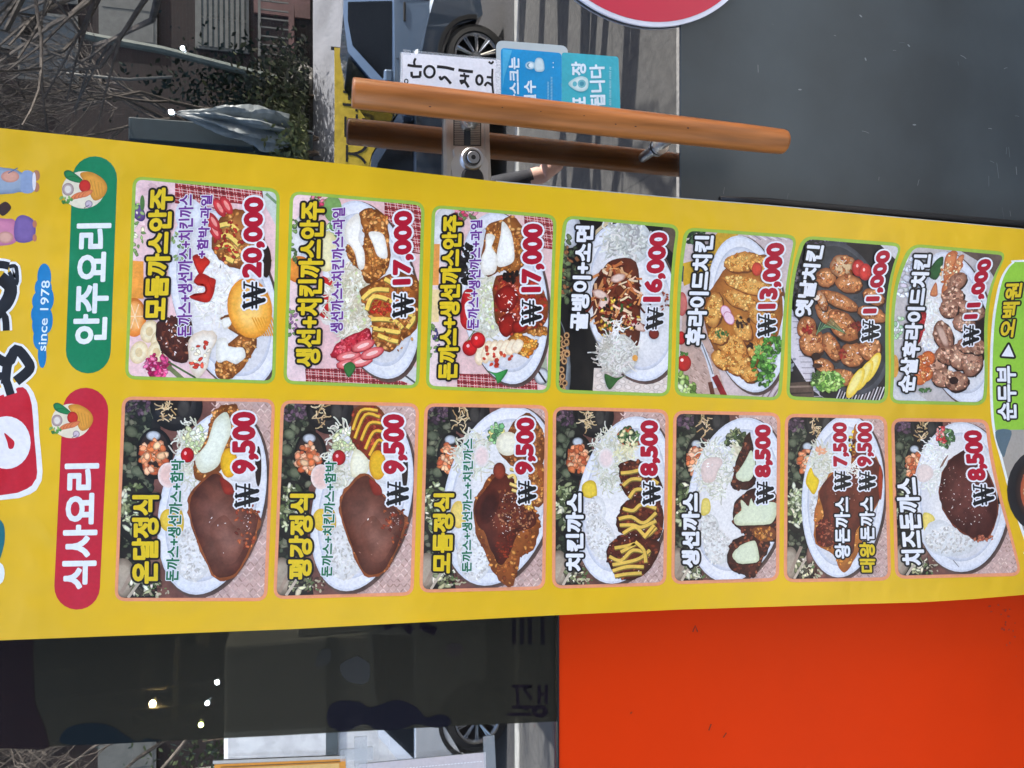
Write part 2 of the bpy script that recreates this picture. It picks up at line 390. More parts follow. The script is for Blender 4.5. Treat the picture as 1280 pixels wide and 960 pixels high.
# ---- shared backdrops
DK = (36,33,30)
def bg_set(p, q):                          # dark table with leaves, bowls and a woven mat (set meals)
    (x0,y0),(x1,y1),(x2,y2),(x3,y3) = [((a-p.o[0])*p.o[2],(b-p.o[1])*p.o[2]) for a,b in q]
    def T(a,b): return ((x0*(1-a)+x1*a)*(1-b)+(x3*(1-a)+x2*a)*b, (y0*(1-a)+y1*a)*(1-b)+(y3*(1-a)+y2*a)*b)
    Wd = x1-x0; Ht = y3-y0
    def E(a,b,ra,rb,*k,**kw): c = T(a,b); p.el(c[0],c[1],ra*Wd,rb*Ht,*k,**kw)
    def S(a,b,ra,rb,*k,**kw): c = T(a,b); p.scat((c[0],c[1],ra*Wd,rb*Ht),*k,**kw)
    p.poly([T(-.1,-.1),T(1.1,-.1),T(1.1,1.1),T(-.1,1.1)], (126,82,72))
    S(.5,.5,.6,.6, 60,(10,26),[(134,88,76),(116,74,66),(140,96,84)],j=.05)
    p.poly([T(-.1,-.1),T(.2,-.1),T(.26,.2),T(.2,.5),T(.22,.75),T(.3,1.1),T(-.1,1.1)], DK)
    # woven mat
    p.poly([T(.62,.0),T(.8,-.1),T(1.1,-.1),T(1.1,1.1),T(.6,1.1)], (204,170,160))
    base = p.n
    for i in range(17):
        for j in range(40):
            a, b = .6+i*.026, -.01+j*.027
            p.n = base+((i*3+j)%7)
            if .2 < b < .78 and a < .9: continue
            c = T(a,b); L = Wd*.02
            d = (1,.75) if (i+j)%2 else (1,-.75)
            p.line([(c[0]-L*d[0]*.55,c[1]-L*d[1]*.8),(c[0]+L*d[0]*.55,c[1]+L*d[1]*.8)], 5, p.r.choice([(226,200,190),(178,140,130),(214,184,174),(192,156,148)]), False, j=.08)
    p.n = base+9
    # foliage
    for (a,b,ra,rb,n) in ((.07,.08,.12,.1,70),(.06,.3,.08,.16,60),(.12,.46,.12,.06,40),(.04,.62,.07,.12,40),(.08,.83,.12,.12,50)):
        S(a,b,ra,rb,n,(9,22),[(62,68,52),(86,90,70),(44,48,38),(112,112,90),(34,38,30)],el=.7,shade=True)
    S(.08,.04,.1,.05,26,(9,18),[(96,72,88),(118,92,104),(70,54,64)],shade=True)
    for (a,b) in ((.05,.16),(.14,.2),(.1,.36),(.03,.24)):
        E(a,b,.045,.026,(112,118,92),(70,78,58),rot=30,mid=.5,jag=.08)
    # pot of noodles
    E(.35,.03,.18,.125,(34,32,33),(24,23,24)); E(.34,.02,.145,.1,(62,58,58),(44,42,42)); E(.33,.0,.125,.085,(28,24,22))
    c = T(.29,.05); p.strands((c[0],c[1],Wd*.05,Ht*.07),26,(30,70),5,[(206,176,130),(176,140,92),(226,204,166)],.4)
    E(.4,.04,.045,.05,(70,66,62),(40,38,38))
    # kimchi bowl
    E(.215,.27,.125,.13,(30,27,27),(20,18,18)); E(.21,.265,.1,.11,(52,40,36)); E(.2,.18,.05,.025,(196,200,206),(92,96,100))
    S(.2,.285,.088,.082,70,(9,22),[(228,150,106),(206,112,66),(240,180,140),(196,94,56)],shade=True,el=.75)
    # green salad bowl
    E(.09,.56,.13,.16,(46,44,38),(28,26,22))
    S(.09,.55,.1,.13,80,(9,24),[(150,158,112),(188,190,150),(104,114,74),(206,204,176),(76,86,56)],shade=True,el=.5)
    # onions and lettuce at the bottom left
    E(.03,.9,.09,.1,(176,160,140),(120,104,88)); 
    S(.17,.92,.09,.07,55,(10,26),[(206,200,164),(168,168,126),(222,214,190),(120,122,86),(80,72,58)],shade=True,el=.45)
    p.line([T(.02,.98),T(.14,.8)],16,(168,146,128)); p.line([T(.07,1.0),T(.2,.86)],12,(196,180,160))
    E(.25,.82,.05,.09,(150,110,96),(104,70,60),rot=15)
    S(.28,.95,.08,.05,30,(5,11),[(104,124,76),(190,180,150),(90,60,50)])
def plate(p, cx, cy, rx, ry, rot=0, c=(232,229,226)):
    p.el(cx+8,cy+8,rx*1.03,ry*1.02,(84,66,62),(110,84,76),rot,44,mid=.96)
    p.el(cx,cy,rx,ry,(214,216,224),(206,208,216),rot,48)
    p.el(cx,cy,rx*.975,ry*.975,c,(222,223,230),rot,48,mid=.8)
    p.el(cx,cy,rx*.86,ry*.86,(216,217,224),(190,192,202),rot,48,mid=.93)
    p.el(cx,cy,rx*.82,ry*.82,(229,226,224),(214,212,214),rot,48)
RICE = [(222,218,212),(206,201,194),(234,231,226),(190,184,178)]
def rice(p, reg, n=150): p.scat(reg, n, (6,10), RICE, el=.5, j=.04)
CAB = [(218,214,198),(204,199,176),(230,228,216),(186,182,154),(212,212,196)]
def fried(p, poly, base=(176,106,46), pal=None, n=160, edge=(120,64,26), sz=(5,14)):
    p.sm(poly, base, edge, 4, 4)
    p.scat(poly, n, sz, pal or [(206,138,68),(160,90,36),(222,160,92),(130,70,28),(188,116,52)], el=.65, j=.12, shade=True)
def shine(p, reg, n, c=(226,190,176), s=(3,8)): p.scat(reg, n, s, [c,(246,236,230)], el=.4, j=.1)
def drizzle(p, rows, w, c):
    for r in rows:
        p.line([(x+2,y+4) for x,y in r], w*1.25, tuple(v*.6 for v in c)); p.line(r, w, c)
def gingham(p, x0, y0, x1, y1, ang=8, c=(184,58,62)):
    t = math.tan(R(ang)); p.poly([(x0,y0),(x1,y0),(x1,y1),(x0,y1)], c)
    base = p.n; i = 0; x = x0
    while x < x1:
        p.n = base+1; p.line([(x,y0),(x+(y1-y0)*t,y1)], 2.2 if i%3 else 6, (226,196,190) if i%3 else (132,36,44), False); x += 11; i += 1
    y = y0; i = 0
    while y < y1:
        p.n = base+2; p.line([(x0,y),(x1,y+(x1-x0)*t)], 2.2 if i%3 else 6, (226,196,190) if i%3 else (140,40,48), False); y += 12; i += 1
    p.n = base+4

# ---- right-hand column (green borders): side dishes
B1 = [(0,0),(0,0),(-1,-2),(-3,-3.5),(-4,-4.5),(-9,-10),(-13,-14)]
Q1 = [[(166,220),(350,236),(344,480),(156,474)],[(362.5,238.5),(531,252.5),(524,486),(354,480)],[(540,256),(696,268.5),(688,492),(532,486.5)],
      [(705,269),(850,281),(837.5,496),(694,491)],[(856,284),(997.5,294),(976,501),(842.5,495)],[(1003.5,294.5),(1129.5,304),(1109,505),(982,499.5)],
      [(1138,304.5),(1260.5,315),(1232,507),(1111,504.5)]]
C1 = [(140,210,3.427),(340,230,3.555),(520,240,3.693),(690,260,4),(840,270,4),(970,280,4.174),(1100,290,4.174)]
Q2 = [[(152.5,495.5),(344,498.5),(334,751.5),(143,751.5)],[(351,500),(524,504),(517,744.5),(341.5,749)],[(530.5,504),(685.5,506.5),(681.5,737),(524,741)],
      [(691,508),(836,511.7),(833,732),(690,736)],[(841.5,513),(975.6,515.6),(974,726.5),(839,730.5)],[(981,517),(1109,519.6),(1114,725.7),(979.6,728)],
      [(1113.7,522.5),(1236,523.7),(1277.5,720),(1118.7,723.7)]]
C2 = [(140,490,3.556),(340,490,3.556),(520,500,3.84),(690,500,3.84),(835,500,3.84),(970,510,4.174),(1100,500,4)]
PUR = (112,44,142); GRN = (24,112,72)

f,p = panel(Q1[0],GREENB,'green bordered picture of an assorted cutlet platter priced 20,000',11,C1[0])
p.poly([(0,0),(754,0),(754,960),(0,960)],(232,196,196)); p.scat((120,480,150,460),80,(14,34),[(238,206,206),(224,184,186)],j=.04)
gingham(p,270,40,640,150); gingham(p,610,740,700,940)
p.poly([(640,60),(720,90),(710,260),(650,150)],(196,204,196)); p.line([(660,110),(705,150)],12,(120,150,110))
p.el(112,190,26,42,(108,78,140),(70,50,110),-30); p.el(130,150,10,34,(84,124,66)); p.scat((110,260,30,110),26,(7,16),[(150,178,110),(120,150,86),(226,214,190)],shade=True)
p.poly([(60,395),(135,400),(135,560),(60,560)],(242,160,66)); p.el(95,640,52,84,(240,150,66),(222,120,40)); p.el(98,635,38,66,(248,182,110),(238,150,70))
for i in range(6): a=i*60; p.line([(98,635),(98+34*math.cos(R(a)),635+60*math.sin(R(a)))],4,(250,214,170),False)
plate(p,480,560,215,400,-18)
p.el(330,200,60,70,(226,228,234),(206,206,214)); 
for x,y in ((160,700),(205,740),(115,790),(190,790)): p.el(x,y,38,50,(240,224,186),(218,190,142),20); p.el(x,y,16,20,(226,200,150))
p.scat((195,850,52,48),90,(8,17),[(204,40,104),(226,80,134),(164,24,80),(236,120,160)],shade=True); p.line([(240,850),(330,930)],20,(120,130,84)); p.line([(240,830),(360,900)],8,(86,110,60))
p.scat((430,480,110,130),150,(10,26),[(236,232,226),(222,216,208),(246,244,240)],el=.4,j=.04); p.strands((440,560,100,110),120,(40,90),5,[(240,238,230),(216,212,200),(248,246,242)])
p.sm([(190,670),(250,640),(330,640),(350,720),(330,820),(260,830),(200,760)],(92,44,30),(60,28,22),4,4); p.scat((275,730,75,90),70,(7,16),[(120,60,40),(74,34,24),(160,90,60)],shade=True); shine(p,(270,720,60,80),24)
fried(p,[(440,860),(470,790),(560,700),(620,720),(600,800),(530,890),(470,910)],n=130)
fried(p,[(470,640),(540,630),(620,700),(600,730),(500,690)],n=50)
p.sm([(330,830),(330,740),(370,700),(430,700),(450,740),(420,800),(400,870),(360,900)],(238,230,216),(216,196,172),3,4)
p.scat((375,790,50,90),18,(8,16),[(206,58,40),(222,90,66),(240,220,190)],shade=True); 
p.sm([(450,740),(490,730),(500,765),(560,770),(570,810),(530,840),(490,825),(450,830)],(242,240,232),(214,210,198),4,2); p.sm([(470,650),(505,640),(510,670),(480,690)],(240,238,230),(210,206,190))
for pts in ([(345,380),(380,370),(420,400),(400,430),(380,460),(360,430)],[(350,490),(380,450),(440,490),(420,570),(370,570),(330,550),(400,540),(400,500)],[(410,470),(445,480),(430,520)]): p.sm(pts,(206,44,30),(168,24,18))
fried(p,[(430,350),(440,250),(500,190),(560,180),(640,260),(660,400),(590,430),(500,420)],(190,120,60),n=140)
drizzle(p,[[(450,250),(500,240),(540,270)],[(455,290),(500,290),(545,330)],[(450,340),(500,330),(540,380)],[(480,380),(520,400)],[(610,300),(640,380),(680,400)]],18,(240,206,104))
p.scat((500,310,60,90),26,(7,15),[(190,50,36),(160,40,30)],shade=True)
for x,y in ((460,170),(490,160),(440,270),(435,230)): p.el(x,y,20,44,(214,60,66),(180,36,46),-30); p.el(x+2,y,8,24,(240,150,140),None,-30)
p.el(590,600,95,130,(244,178,70),(226,140,40),-10,mid=.75); p.el(590,600,60,95,(248,200,110),(244,176,70))
for i in range(8): p.line([(600+i*12,640),(640+i*10,720)],6,(236,160,50),False)
p.el(660,400,22,70,(40,26,20))
p.scat((290,330,40,70),20,(6,13),[(110,140,80),(150,176,110)])
finish(f,p,[title('모듬까스안주',(238,650),(264,84),(134,652)),
 capt('돈까스+생선까스+치킨까스',(342,722),(350,112),(278,724),PUR), capt('+함박+과일',(408,384),(432,116),(358,384),PUR),
 price('20,000',(652,470),(662,122),(556,472),((650,596),(650,494),(566,596)))])

f,p = panel(Q1[1],GREENB,'green bordered picture of fish and chicken cutlets with strawberries priced 17,000',12,C1[1])
p.poly([(0,0),(711,0),(711,960),(0,960)],(232,190,188)); p.poly([(60,30),(190,30),(190,880),(60,880)],(236,206,206))
p.el(150,300,80,170,(226,224,222),(206,200,198)); p.el(120,380,60,60,(240,150,60),(226,120,40))
p.scat((200,90,60,40),40,(8,18),[(190,60,90),(226,130,150),(120,140,80)],shade=True); p.scat((90,250,30,120),30,(7,15),[(120,150,86),(90,110,70)],shade=True)
gingham(p,500,70,680,300); gingham(p,150,820,600,900,4); p.poly([(560,870),(600,780),(655,830),(650,900)],(206,206,204)); p.line([(590,850),(645,890)],8,(80,80,84))
p.scat((90,620,30,70),26,(7,15),[(120,150,86),(160,110,150)],shade=True)
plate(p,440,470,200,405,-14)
p.el(270,110,40,60,(120,160,90)); p.scat((250,210,30,60),20,(8,18),[(96,140,76),(190,206,150)],shade=True)
p.el(240,300,60,90,(236,226,180),(214,200,140)); p.sm([(215,440),(300,430),(310,520),(270,620),(215,600)],(240,236,228),(220,210,200))
for r in ([(220,420),(260,440),(300,480),(290,540),(250,600)],[(225,500),(260,510),(240,560),(220,590)],[(300,480),(330,530),(310,560)]): p.line(r,26,(214,40,40))
p.el(350,530,100,165,(206,196,166),(216,208,186)); p.scat((350,530,95,155),60,(8,18),[(176,160,120),(196,180,140)],el=.3); p.strands((350,530,100,160),330,(50,100),5,[(226,220,200),(206,198,172),(238,232,216),(190,178,146)]); p.scat((350,530,80,150),60,(6,12),[(198,206,150),(240,238,224)])
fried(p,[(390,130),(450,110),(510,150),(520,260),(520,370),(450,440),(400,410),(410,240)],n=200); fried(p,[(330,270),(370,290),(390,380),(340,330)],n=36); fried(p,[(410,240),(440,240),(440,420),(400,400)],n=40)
p.sm([(330,180),(380,130),(395,180),(385,240),(410,300),(410,370),(385,375),(365,300),(325,240)],(244,240,230),(218,210,196)); p.sm([(430,215),(490,220),(510,280),(510,330),(470,320),(450,270)],(244,240,230),(220,212,198))
fried(p,[(390,480),(470,430),(560,390),(650,430),(640,640),(580,690),(520,745),(450,700),(440,600)],(196,110,44),n=220)
p.scat((480,540,60,40),40,(7,15),[(190,46,30),(216,80,50)],shade=True)
drizzle(p,[[(400,510),(450,470),(520,470)],[(420,560),(450,500),(530,520),(560,560)],[(440,600),(500,600),(550,610),(580,640)],[(450,640),(510,650),(570,660)],[(470,670),(520,690),(560,700)],[(500,420),(560,450),(600,430)],[(580,570),(630,590),(600,640)]],17,(242,204,96))
p.sm([(262,750),(300,700),(370,665),(430,640),(440,690),(400,730),(330,770),(275,775)],(206,44,60),(160,20,40),4,4); p.scat([(270,750),(300,700),(370,670),(430,650),(430,690),(330,760)],90,(4,8),[(236,110,120),(170,20,40),(220,70,84)]); p.el(340,805,50,20,(214,50,66),(170,26,44),-12)
for x,y,a in ((340,765,-10),(405,718,-22),(340,800,-8),(395,788,-14),(445,752,-20)): p.el(x,y+3,56,24,(130,16,30),None,a,16,.05); p.el(x,y,54,23,(238,128,124),(206,48,60),a,16,.05,mid=.7); p.el(x,y,28,8,(250,200,192),None,a)
p.sm([(318,810),(350,790),(372,815),(340,860)],(60,130,60),(40,96,44))
p.scat((560,600,90,150),40,(5,10),[(150,84,36),(214,150,80)],shade=True)
finish(f,p,[title('생선+치킨까스안주',(214,812),(236,76),(104,812),bold=4.6),capt('생선까스+치킨까스+과일',(316,660),(326,104),(258,664),PUR),
 price('17,000',(628,446),(636,116),(534,450),((622,586),(622,492),(542,586)))])

f,p = panel(Q1[2],GREENB,'green bordered picture of pork and fish cutlets with cherries and melon priced 17,000',13,C1[2],None)
p.poly([(0,0),(702,0),(702,960),(0,960)],(226,190,186)); p.poly([(60,60),(150,60),(140,900),(50,900)],(232,208,204))
p.el(140,200,70,130,(226,224,222),(200,196,194)); p.poly([(75,240),(110,240),(105,430),(70,430)],(240,160,80)); p.poly([(70,450),(110,450),(105,600),(65,600)],(234,206,150))
p.scat((220,100,60,30),46,(8,17),[(196,66,96),(226,150,160),(110,130,80)],shade=True); gingham(p,500,100,650,260); gingham(p,190,840,560,920,4)
p.poly([(560,740),(600,700),(610,900),(560,880)],(170,176,150)); p.el(580,850,36,40,(206,208,210),(90,90,92)); p.line([(560,820),(600,880)],9,(40,40,44))
p.scat((80,680,26,90),26,(7,15),[(120,150,86),(90,80,130)],shade=True)
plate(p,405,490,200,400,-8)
p.scat((235,330,36,100),90,(8,18),[(24,20,22),(44,38,40),(16,14,16)],shade=True)
p.sm([(215,470),(260,450),(300,520),(290,600),(250,640),(205,600)],(214,36,40),(170,16,26)); p.sm([(225,520),(260,500),(270,560),(240,590)],(240,230,226))
p.el(340,530,72,145,(206,206,168),(220,214,192)); p.strands((340,530,72,140),330,(50,100),5,CAB); p.scat((340,540,60,120),50,(6,12),[(206,214,160),(240,238,224)])
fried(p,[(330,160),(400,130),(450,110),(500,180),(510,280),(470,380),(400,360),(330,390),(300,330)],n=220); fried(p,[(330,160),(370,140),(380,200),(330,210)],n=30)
p.sm([(400,135),(440,190),(455,290),(440,330),(380,345),(372,290),(390,200)],(246,242,232),(222,214,200)); p.sm([(325,195),(365,205),(350,250),(375,300),(365,370),(310,380),(300,310),(320,260)],(246,242,232),(220,212,196))
fried(p,[(360,410),(440,380),(540,400),(600,480),(600,600),(540,640),(440,660),(370,600)],(170,60,34),[(150,34,24),(190,60,40),(120,26,20),(206,110,60),(170,44,30)],n=200)
for pts in ([(365,480),(420,430),(470,470),(450,540),(390,550)],[(390,580),(450,560),(460,620),(420,670),(385,640)],[(450,600),(520,600),(500,640),(450,650)]): p.sm(pts,(164,30,22),(110,14,14)); 
shine(p,(430,520,60,100),40,(236,150,130))
fried(p,[(420,680),(470,655),(560,690),(555,720),(510,765),(440,720)],(214,136,44),[(230,156,60),(196,112,34),(240,180,90)],n=60); fried(p,[(520,640),(600,620),(600,660),(530,660)],(214,136,44),n=20)
p.scat((440,390,36,26),20,(10,18),[(20,16,16),(60,30,24)])
for i in range(7): p.sm([(270+i*28,770-i*8),(300+i*28,690-i*2),(330+i*28,710-i*2),(300+i*28,800-i*9)],(244,226,196),(222,190,150),3)
p.scat((370,760,80,50),16,(8,14),[(206,70,44),(190,50,36)],el=.8)
for x,y in ((248,720),(286,684)): p.el(x,y,34,37,(222,32,36),(168,10,22)); p.el(x-8,y-10,7,8,(250,190,190))
p.sm([(330,825),(370,835),(425,820),(380,885),(365,850)],(56,150,70),(34,110,50)); p.line([(270,640),(235,690)],4,(110,130,60))
finish(f,p,[title('돈까스+생선까스안주',(192,866),(216,106),(98,868),bold=4.6),capt('돈까스+생선까스+과일',(290,632),(308,128),(234,634),PUR),
 price('17,000',(590,462),(600,144),(484,464),((572,606),(572,506),(492,606)))])

f,p = panel(Q1[3],GREENB,'green bordered picture of spicy whelk salad with white noodles priced 16,000',14,C1[3],B1[3])
p.poly([(0,0),(680,0),(680,960),(0,960)],(20,19,21)); p.el(90,110,55,90,(206,206,208),(160,160,164)); p.scat((80,310,50,170),100,(9,22),[(84,96,66),(110,120,84),(60,66,48),(150,96,60)],shade=True)
p.poly([(560,70),(650,90),(640,260),(540,160)],(96,80,66)); p.line([(200,140),(290,60)],18,(212,190,150)); p.line([(215,150),(300,76)],6,(150,124,90))
p.poly([(210,800),(640,800),(640,960),(200,960)],(220,204,192))
for i in range(9):
    for j in range(4): p.el(235+i*48+(j%2)*20,835+j*30,20,12,(232,218,208),(190,170,156),25 if (i+j)%2 else -25,10)
p.el(30,750,60,220,(150,156,160),(90,96,100),-6); p.el(24,760,50,200,(36,28,24)); 
for i in range(26):
    x,y = p.within((50,760,38,160)); p.el(x,y,15,17,(206,160,110),(160,110,66),n=14); p.el(x,y,8,9,(60,36,24))
p.el(402,478,238,412,(90,96,104),None,-14,48); plate(p,398,472,232,402,-14)
p.el(395,170,105,110,(214,216,212),(190,192,190)); p.strands((370,165,90,90),240,(60,130),8,[(214,212,204),(190,188,180),(228,226,218),(168,166,158)],.9)
p.sm([(240,330),(300,260),(420,270),(440,470),(440,640),(410,700),(330,640),(230,620),(200,420)],(120,52,28),(84,34,20))
for i in range(150):
    p.n+=0; x,y = p.within((325,450,125,190)); a = p.r.uniform(0,3.14); L = p.r.uniform(28,75)
    p.n = 1400+(i%60); p.line([(x,y),(x+L*math.cos(a)*.5,y+L*math.sin(a)*.5+3),(x+L*math.cos(a),y+L*math.sin(a))],p.r.choice([7,10,14]),p.r.choice([(196,112,60),(222,170,118),(150,60,34),(110,40,24),(214,140,80),(236,206,170),(84,34,22)]),True,j=.12)
p.n = 1461
for x,y,a in ((260,470,-60),(240,430,20),(330,350,-20),(430,590,30)): p.el(x,y,42,22,(226,196,180),(176,110,84),a,14,.1)
p.scat((330,550,110,120),70,(6,14),[(60,90,44),(200,150,50),(150,30,26),(30,24,20),(236,190,70)],shade=True)
p.el(330,730,98,100,(220,218,210),(190,186,176)); p.strands((320,730,90,95),260,(50,110),6,[(218,214,204),(194,188,176),(230,226,218),(172,164,150)],.9); p.strands((320,600,30,40),26,(40,80),5,[(240,236,230)])
p.sm([(262,830),(320,850),(370,836),(330,862),(285,908)],(60,110,52),(40,84,40)); p.el(415,750,14,16,(236,166,80)); p.el(510,630,26,26,(130,40,30),(90,24,20))
p.scat((560,470,24,50),16,(5,10),[(140,60,40),(190,90,60)])
finish(f,p,[title('골뱅이+소면',(178,614),(212,88),(86,612),WHT,bold=4.6),
 price('16,000',(556,470),(594,120),(452,470),((546,600),(552,502),(476,602)))])

f,p = panel(Q1[4],GREENB,'green bordered picture of golden fried chicken with parsley priced 13,000',15,C1[4],B1[4])
p.poly([(0,0),(640,0),(640,960),(0,960)],(206,186,182)); p.poly([(40,240),(120,220),(230,80),(340,80),(250,200),(180,300),(60,350)],(206,160,44)); p.scat((110,100,60,40),50,(9,18),[(60,84,56),(90,116,78),(44,60,44)],shade=True)
text(p,'OIL',(222,290),(220,200),(178,290),(120,90,40),1); p.poly([(40,250),(60,250),(55,330),(36,320)],(50,70,90))
p.poly([(60,400),(180,600),(280,930),(20,930)],(196,164,150))
for i in range(60): x,y = p.within((150,780,90,150)); p.n = 200+i%8; p.line([(x,y),(x+14,y+12)],5,p.r.choice([(214,186,172),(170,136,122)]),False)
p.n = 210; p.scat((60,850,55,70),70,(10,24),[(130,160,70),(176,196,120),(90,120,50),(206,214,170)],shade=True); 
p.el(60,735,36,42,(204,34,30),(150,16,20)); p.el(45,610,24,34,(206,40,40),(150,20,24)); p.el(50,440,26,60,(216,120,110),(190,80,76)); p.el(50,720,8,8,(250,210,200)); p.scat((60,690,20,12),10,(5,10),[(70,120,50)])
for i in range(14): p.line([(330+i*20,60),(420+i*26,120)],6,(170,150,166) if i%2 else (226,216,222),False)
for i in range(14): p.line([(420+i*14,930),(500+i*14,800)],6,(150,120,130) if i%2 else (214,196,200),False)
p.line([(140,630),(180,720),(215,860)],20,(206,206,212)); p.line([(150,640),(205,790)],6,(130,130,136)); p.line([(212,800),(262,900)],30,(140,24,34)); p.line([(190,830),(205,900)],22,(110,56,40))
plate(p,375,490,195,395,-8)
CH = [(226,162,78),(206,134,54),(240,190,112),(182,104,36),(232,174,92)]
p.sm([(190,380),(250,280),(330,210),(440,190),(520,240),(550,420),(545,560),(500,640),(420,760),(400,830),(330,800),(250,740),(170,560),(160,440)],(190,116,44),(150,84,30),4,5)
for (x,y,rx,ry,a) in ((350,230,90,50,-10),(400,350,150,40,15),(340,420,90,40,25),(210,470,44,90,10),(450,500,80,50,30),(350,560,70,44,60),(300,650,80,55,30),(250,720,60,40,40),(330,740,60,55,0),(430,660,60,40,-40),(230,600,50,40,20),(390,790,44,40,20),(480,420,50,60,0),(440,240,60,40,0)):
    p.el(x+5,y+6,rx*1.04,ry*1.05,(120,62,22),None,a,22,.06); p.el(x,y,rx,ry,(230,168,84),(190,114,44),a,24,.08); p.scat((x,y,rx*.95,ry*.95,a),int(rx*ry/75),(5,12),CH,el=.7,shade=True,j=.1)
p.scat((460,740,60,110),110,(8,18),[(64,120,40),(96,156,62),(40,84,30),(130,180,90)],shade=True); p.scat((500,640,46,60),60,(8,16),[(64,120,40),(96,156,62),(40,84,30)],shade=True)
p.scat((250,590,34,20),20,(6,12),[(60,110,50),(90,130,70)]); p.scat((350,530,40,26),16,(6,14),[(70,34,20),(46,26,16)])
for x,y in ((270,480),(285,510)): p.el(x,y,36,24,(236,200,212),(206,90,130),60,20,mid=.8)
p.el(425,265,26,34,(214,70,50),(180,44,34)); p.scat((390,650,14,14),6,(8,14),[(60,24,16)])
finish(f,p,[title('후라이드치킨',(160,648),(212,98),(62,646),WHT,bold=4.6),
 price('13,000',(530,464),(580,132),(426,466),((512,594),(512,498),(434,596)))])

f,p = panel(Q1[5],GREENB,'green bordered picture of roast drumsticks with lemon on a dark plate priced 11,000',16,C1[5],B1[5])
p.poly([(0,0),(668,0),(668,960),(0,960)],(40,36,38)); p.scat((250,100,110,50),60,(8,18),[(110,90,120),(140,122,150),(70,60,76)],shade=True); p.scat((110,300,50,120),60,(8,18),[(100,90,96),(130,116,120),(60,56,60)],shade=True)
p.poly([(440,60),(640,100),(640,200),(520,90)],(206,202,204)); p.poly([(70,420),(150,560),(230,900),(420,960),(330,960),(180,860),(80,700)],(206,198,202))
for i in range(16): p.line([(80+i*6,480+i*30),(130+i*8,480+i*30)],5,(160,150,156),False)
for i in range(16): p.line([(300+i*16,950),(340+i*16,850)],6,(176,164,166) if i%2 else (222,216,218),False)
p.poly([(55,830),(190,820),(200,930),(55,930)],(96,76,64)); p.line([(70,850),(190,846)],10,(150,126,108)); p.line([(75,885),(190,880)],8,(60,46,40)); p.scat((85,730,20,40),8,(8,14),[(140,140,146)])
p.el(360,490,232,410,(96,98,102),(70,72,78),-14,40,mid=.85); p.el(360,490,210,385,(74,76,80),(58,60,64),-14,40); p.scat((360,490,200,380,-14),130,(8,18),[(84,86,90),(66,68,72)],j=.06)
RO = [(206,132,74),(184,104,52),(226,164,110),(150,74,36),(214,146,90)]
def piece(x,y,rx,ry,a,c=(212,140,84),e=(150,80,40)):
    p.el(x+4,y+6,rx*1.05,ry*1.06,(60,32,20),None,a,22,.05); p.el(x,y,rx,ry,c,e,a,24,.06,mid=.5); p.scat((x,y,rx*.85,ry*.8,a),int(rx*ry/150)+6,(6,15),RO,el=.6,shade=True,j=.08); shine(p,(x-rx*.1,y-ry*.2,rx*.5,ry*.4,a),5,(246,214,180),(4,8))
for a in ((260,280,55,50,0),(350,220,70,60,0,(222,186,140)),(380,310,70,48,10),(330,400,110,36,25),(500,470,80,40,20),(260,470,70,40,50),(160,540,50,60,0),(190,620,70,70,10),(290,640,40,80,-25),(400,680,66,66,0),(490,650,60,60,0),(250,740,60,36,30),(340,800,80,44,10),(510,380,60,40,30)): piece(*a)
piece(350,530,100,62,50,(216,136,76)); piece(240,400,55,24,70,(226,180,140)); p.el(210,385,18,14,(236,216,196))
for x,y in ((430,230),(465,250)): p.el(x,y,34,44,(216,60,52),(170,30,34)); p.el(x-6,y-12,6,9,(246,190,180))
p.scat((170,550,30,24),22,(6,12),[(170,36,30),(140,24,24)]); p.scat((420,530,30,24),16,(6,12),[(120,30,24),(160,50,36)]); p.scat((350,680,22,28),14,(6,12),[(190,60,40),(150,40,30)])
for i in range(12): p.line([(210+i*7,570-i*8+10),(235+i*12,510+i*6)],4,(90,130,84) if i%2 else (120,156,110),False)
p.scat((270,820,80,50),120,(9,20),[(110,160,60),(150,190,90),(76,124,44),(176,206,120)],shade=True); p.scat((210,800,26,30),20,(7,14),[(60,90,40)],shade=True)
for x,y in ((500,750),(460,790),(415,830)):
    p.el(x,y,30,88,(240,206,80),(232,190,50),28,30,mid=.8); p.el(x-3,y-3,20,72,(244,226,140),(238,214,110),28); 
p.el(210,690,24,20,(50,20,14)); p.el(215,740,26,12,(60,30,20))
finish(f,p,[title('옛날치킨',(180,488),(254,112),(90,482),WHT,bold=4.6),
 price('11,000',(532,466),(612,136),(450,468),((530,606),(534,510),(452,606)))])

f,p = panel(Q1[6],GREENB,'green bordered picture of boneless fried chicken with rice cakes priced 11,000',17,C1[6],B1[6])
p.poly([(0,0),(751,0),(751,960),(0,960)],(196,188,186)); p.scat((120,200,70,140),40,(14,34),[(222,222,230),(180,176,180)],shade=True); p.scat((90,500,30,80),20,(10,22),[(160,196,150),(210,214,206)],shade=True)
p.poly([(380,80),(670,100),(640,300),(560,180)],(112,92,82)); p.poly([(60,760),(250,880),(260,910),(60,900)],(206,204,204)); p.el(78,700,20,60,(226,160,70)); p.scat((500,860,60,40),30,(8,14),[(206,190,186),(180,160,156)])
plate(p,400,500,195,405,-12,(224,226,232))
p.poly([(520,330),(560,420),(555,640),(500,760),(470,700),(480,480)],(40,26,24))
p.strands((260,460,70,150),240,(40,90),6,[(236,232,226),(214,208,200),(246,244,240),(226,216,204)]); p.sm([(205,350),(235,390),(240,450),(215,560),(190,580),(195,450)],(196,40,44),(160,22,34),4,3); p.scat((215,460,20,90),24,(6,12),[(222,80,80),(150,20,30)],shade=True)
p.sm([(250,220),(290,150),(330,130),(320,200),(290,250)],(60,110,60),(40,80,44))
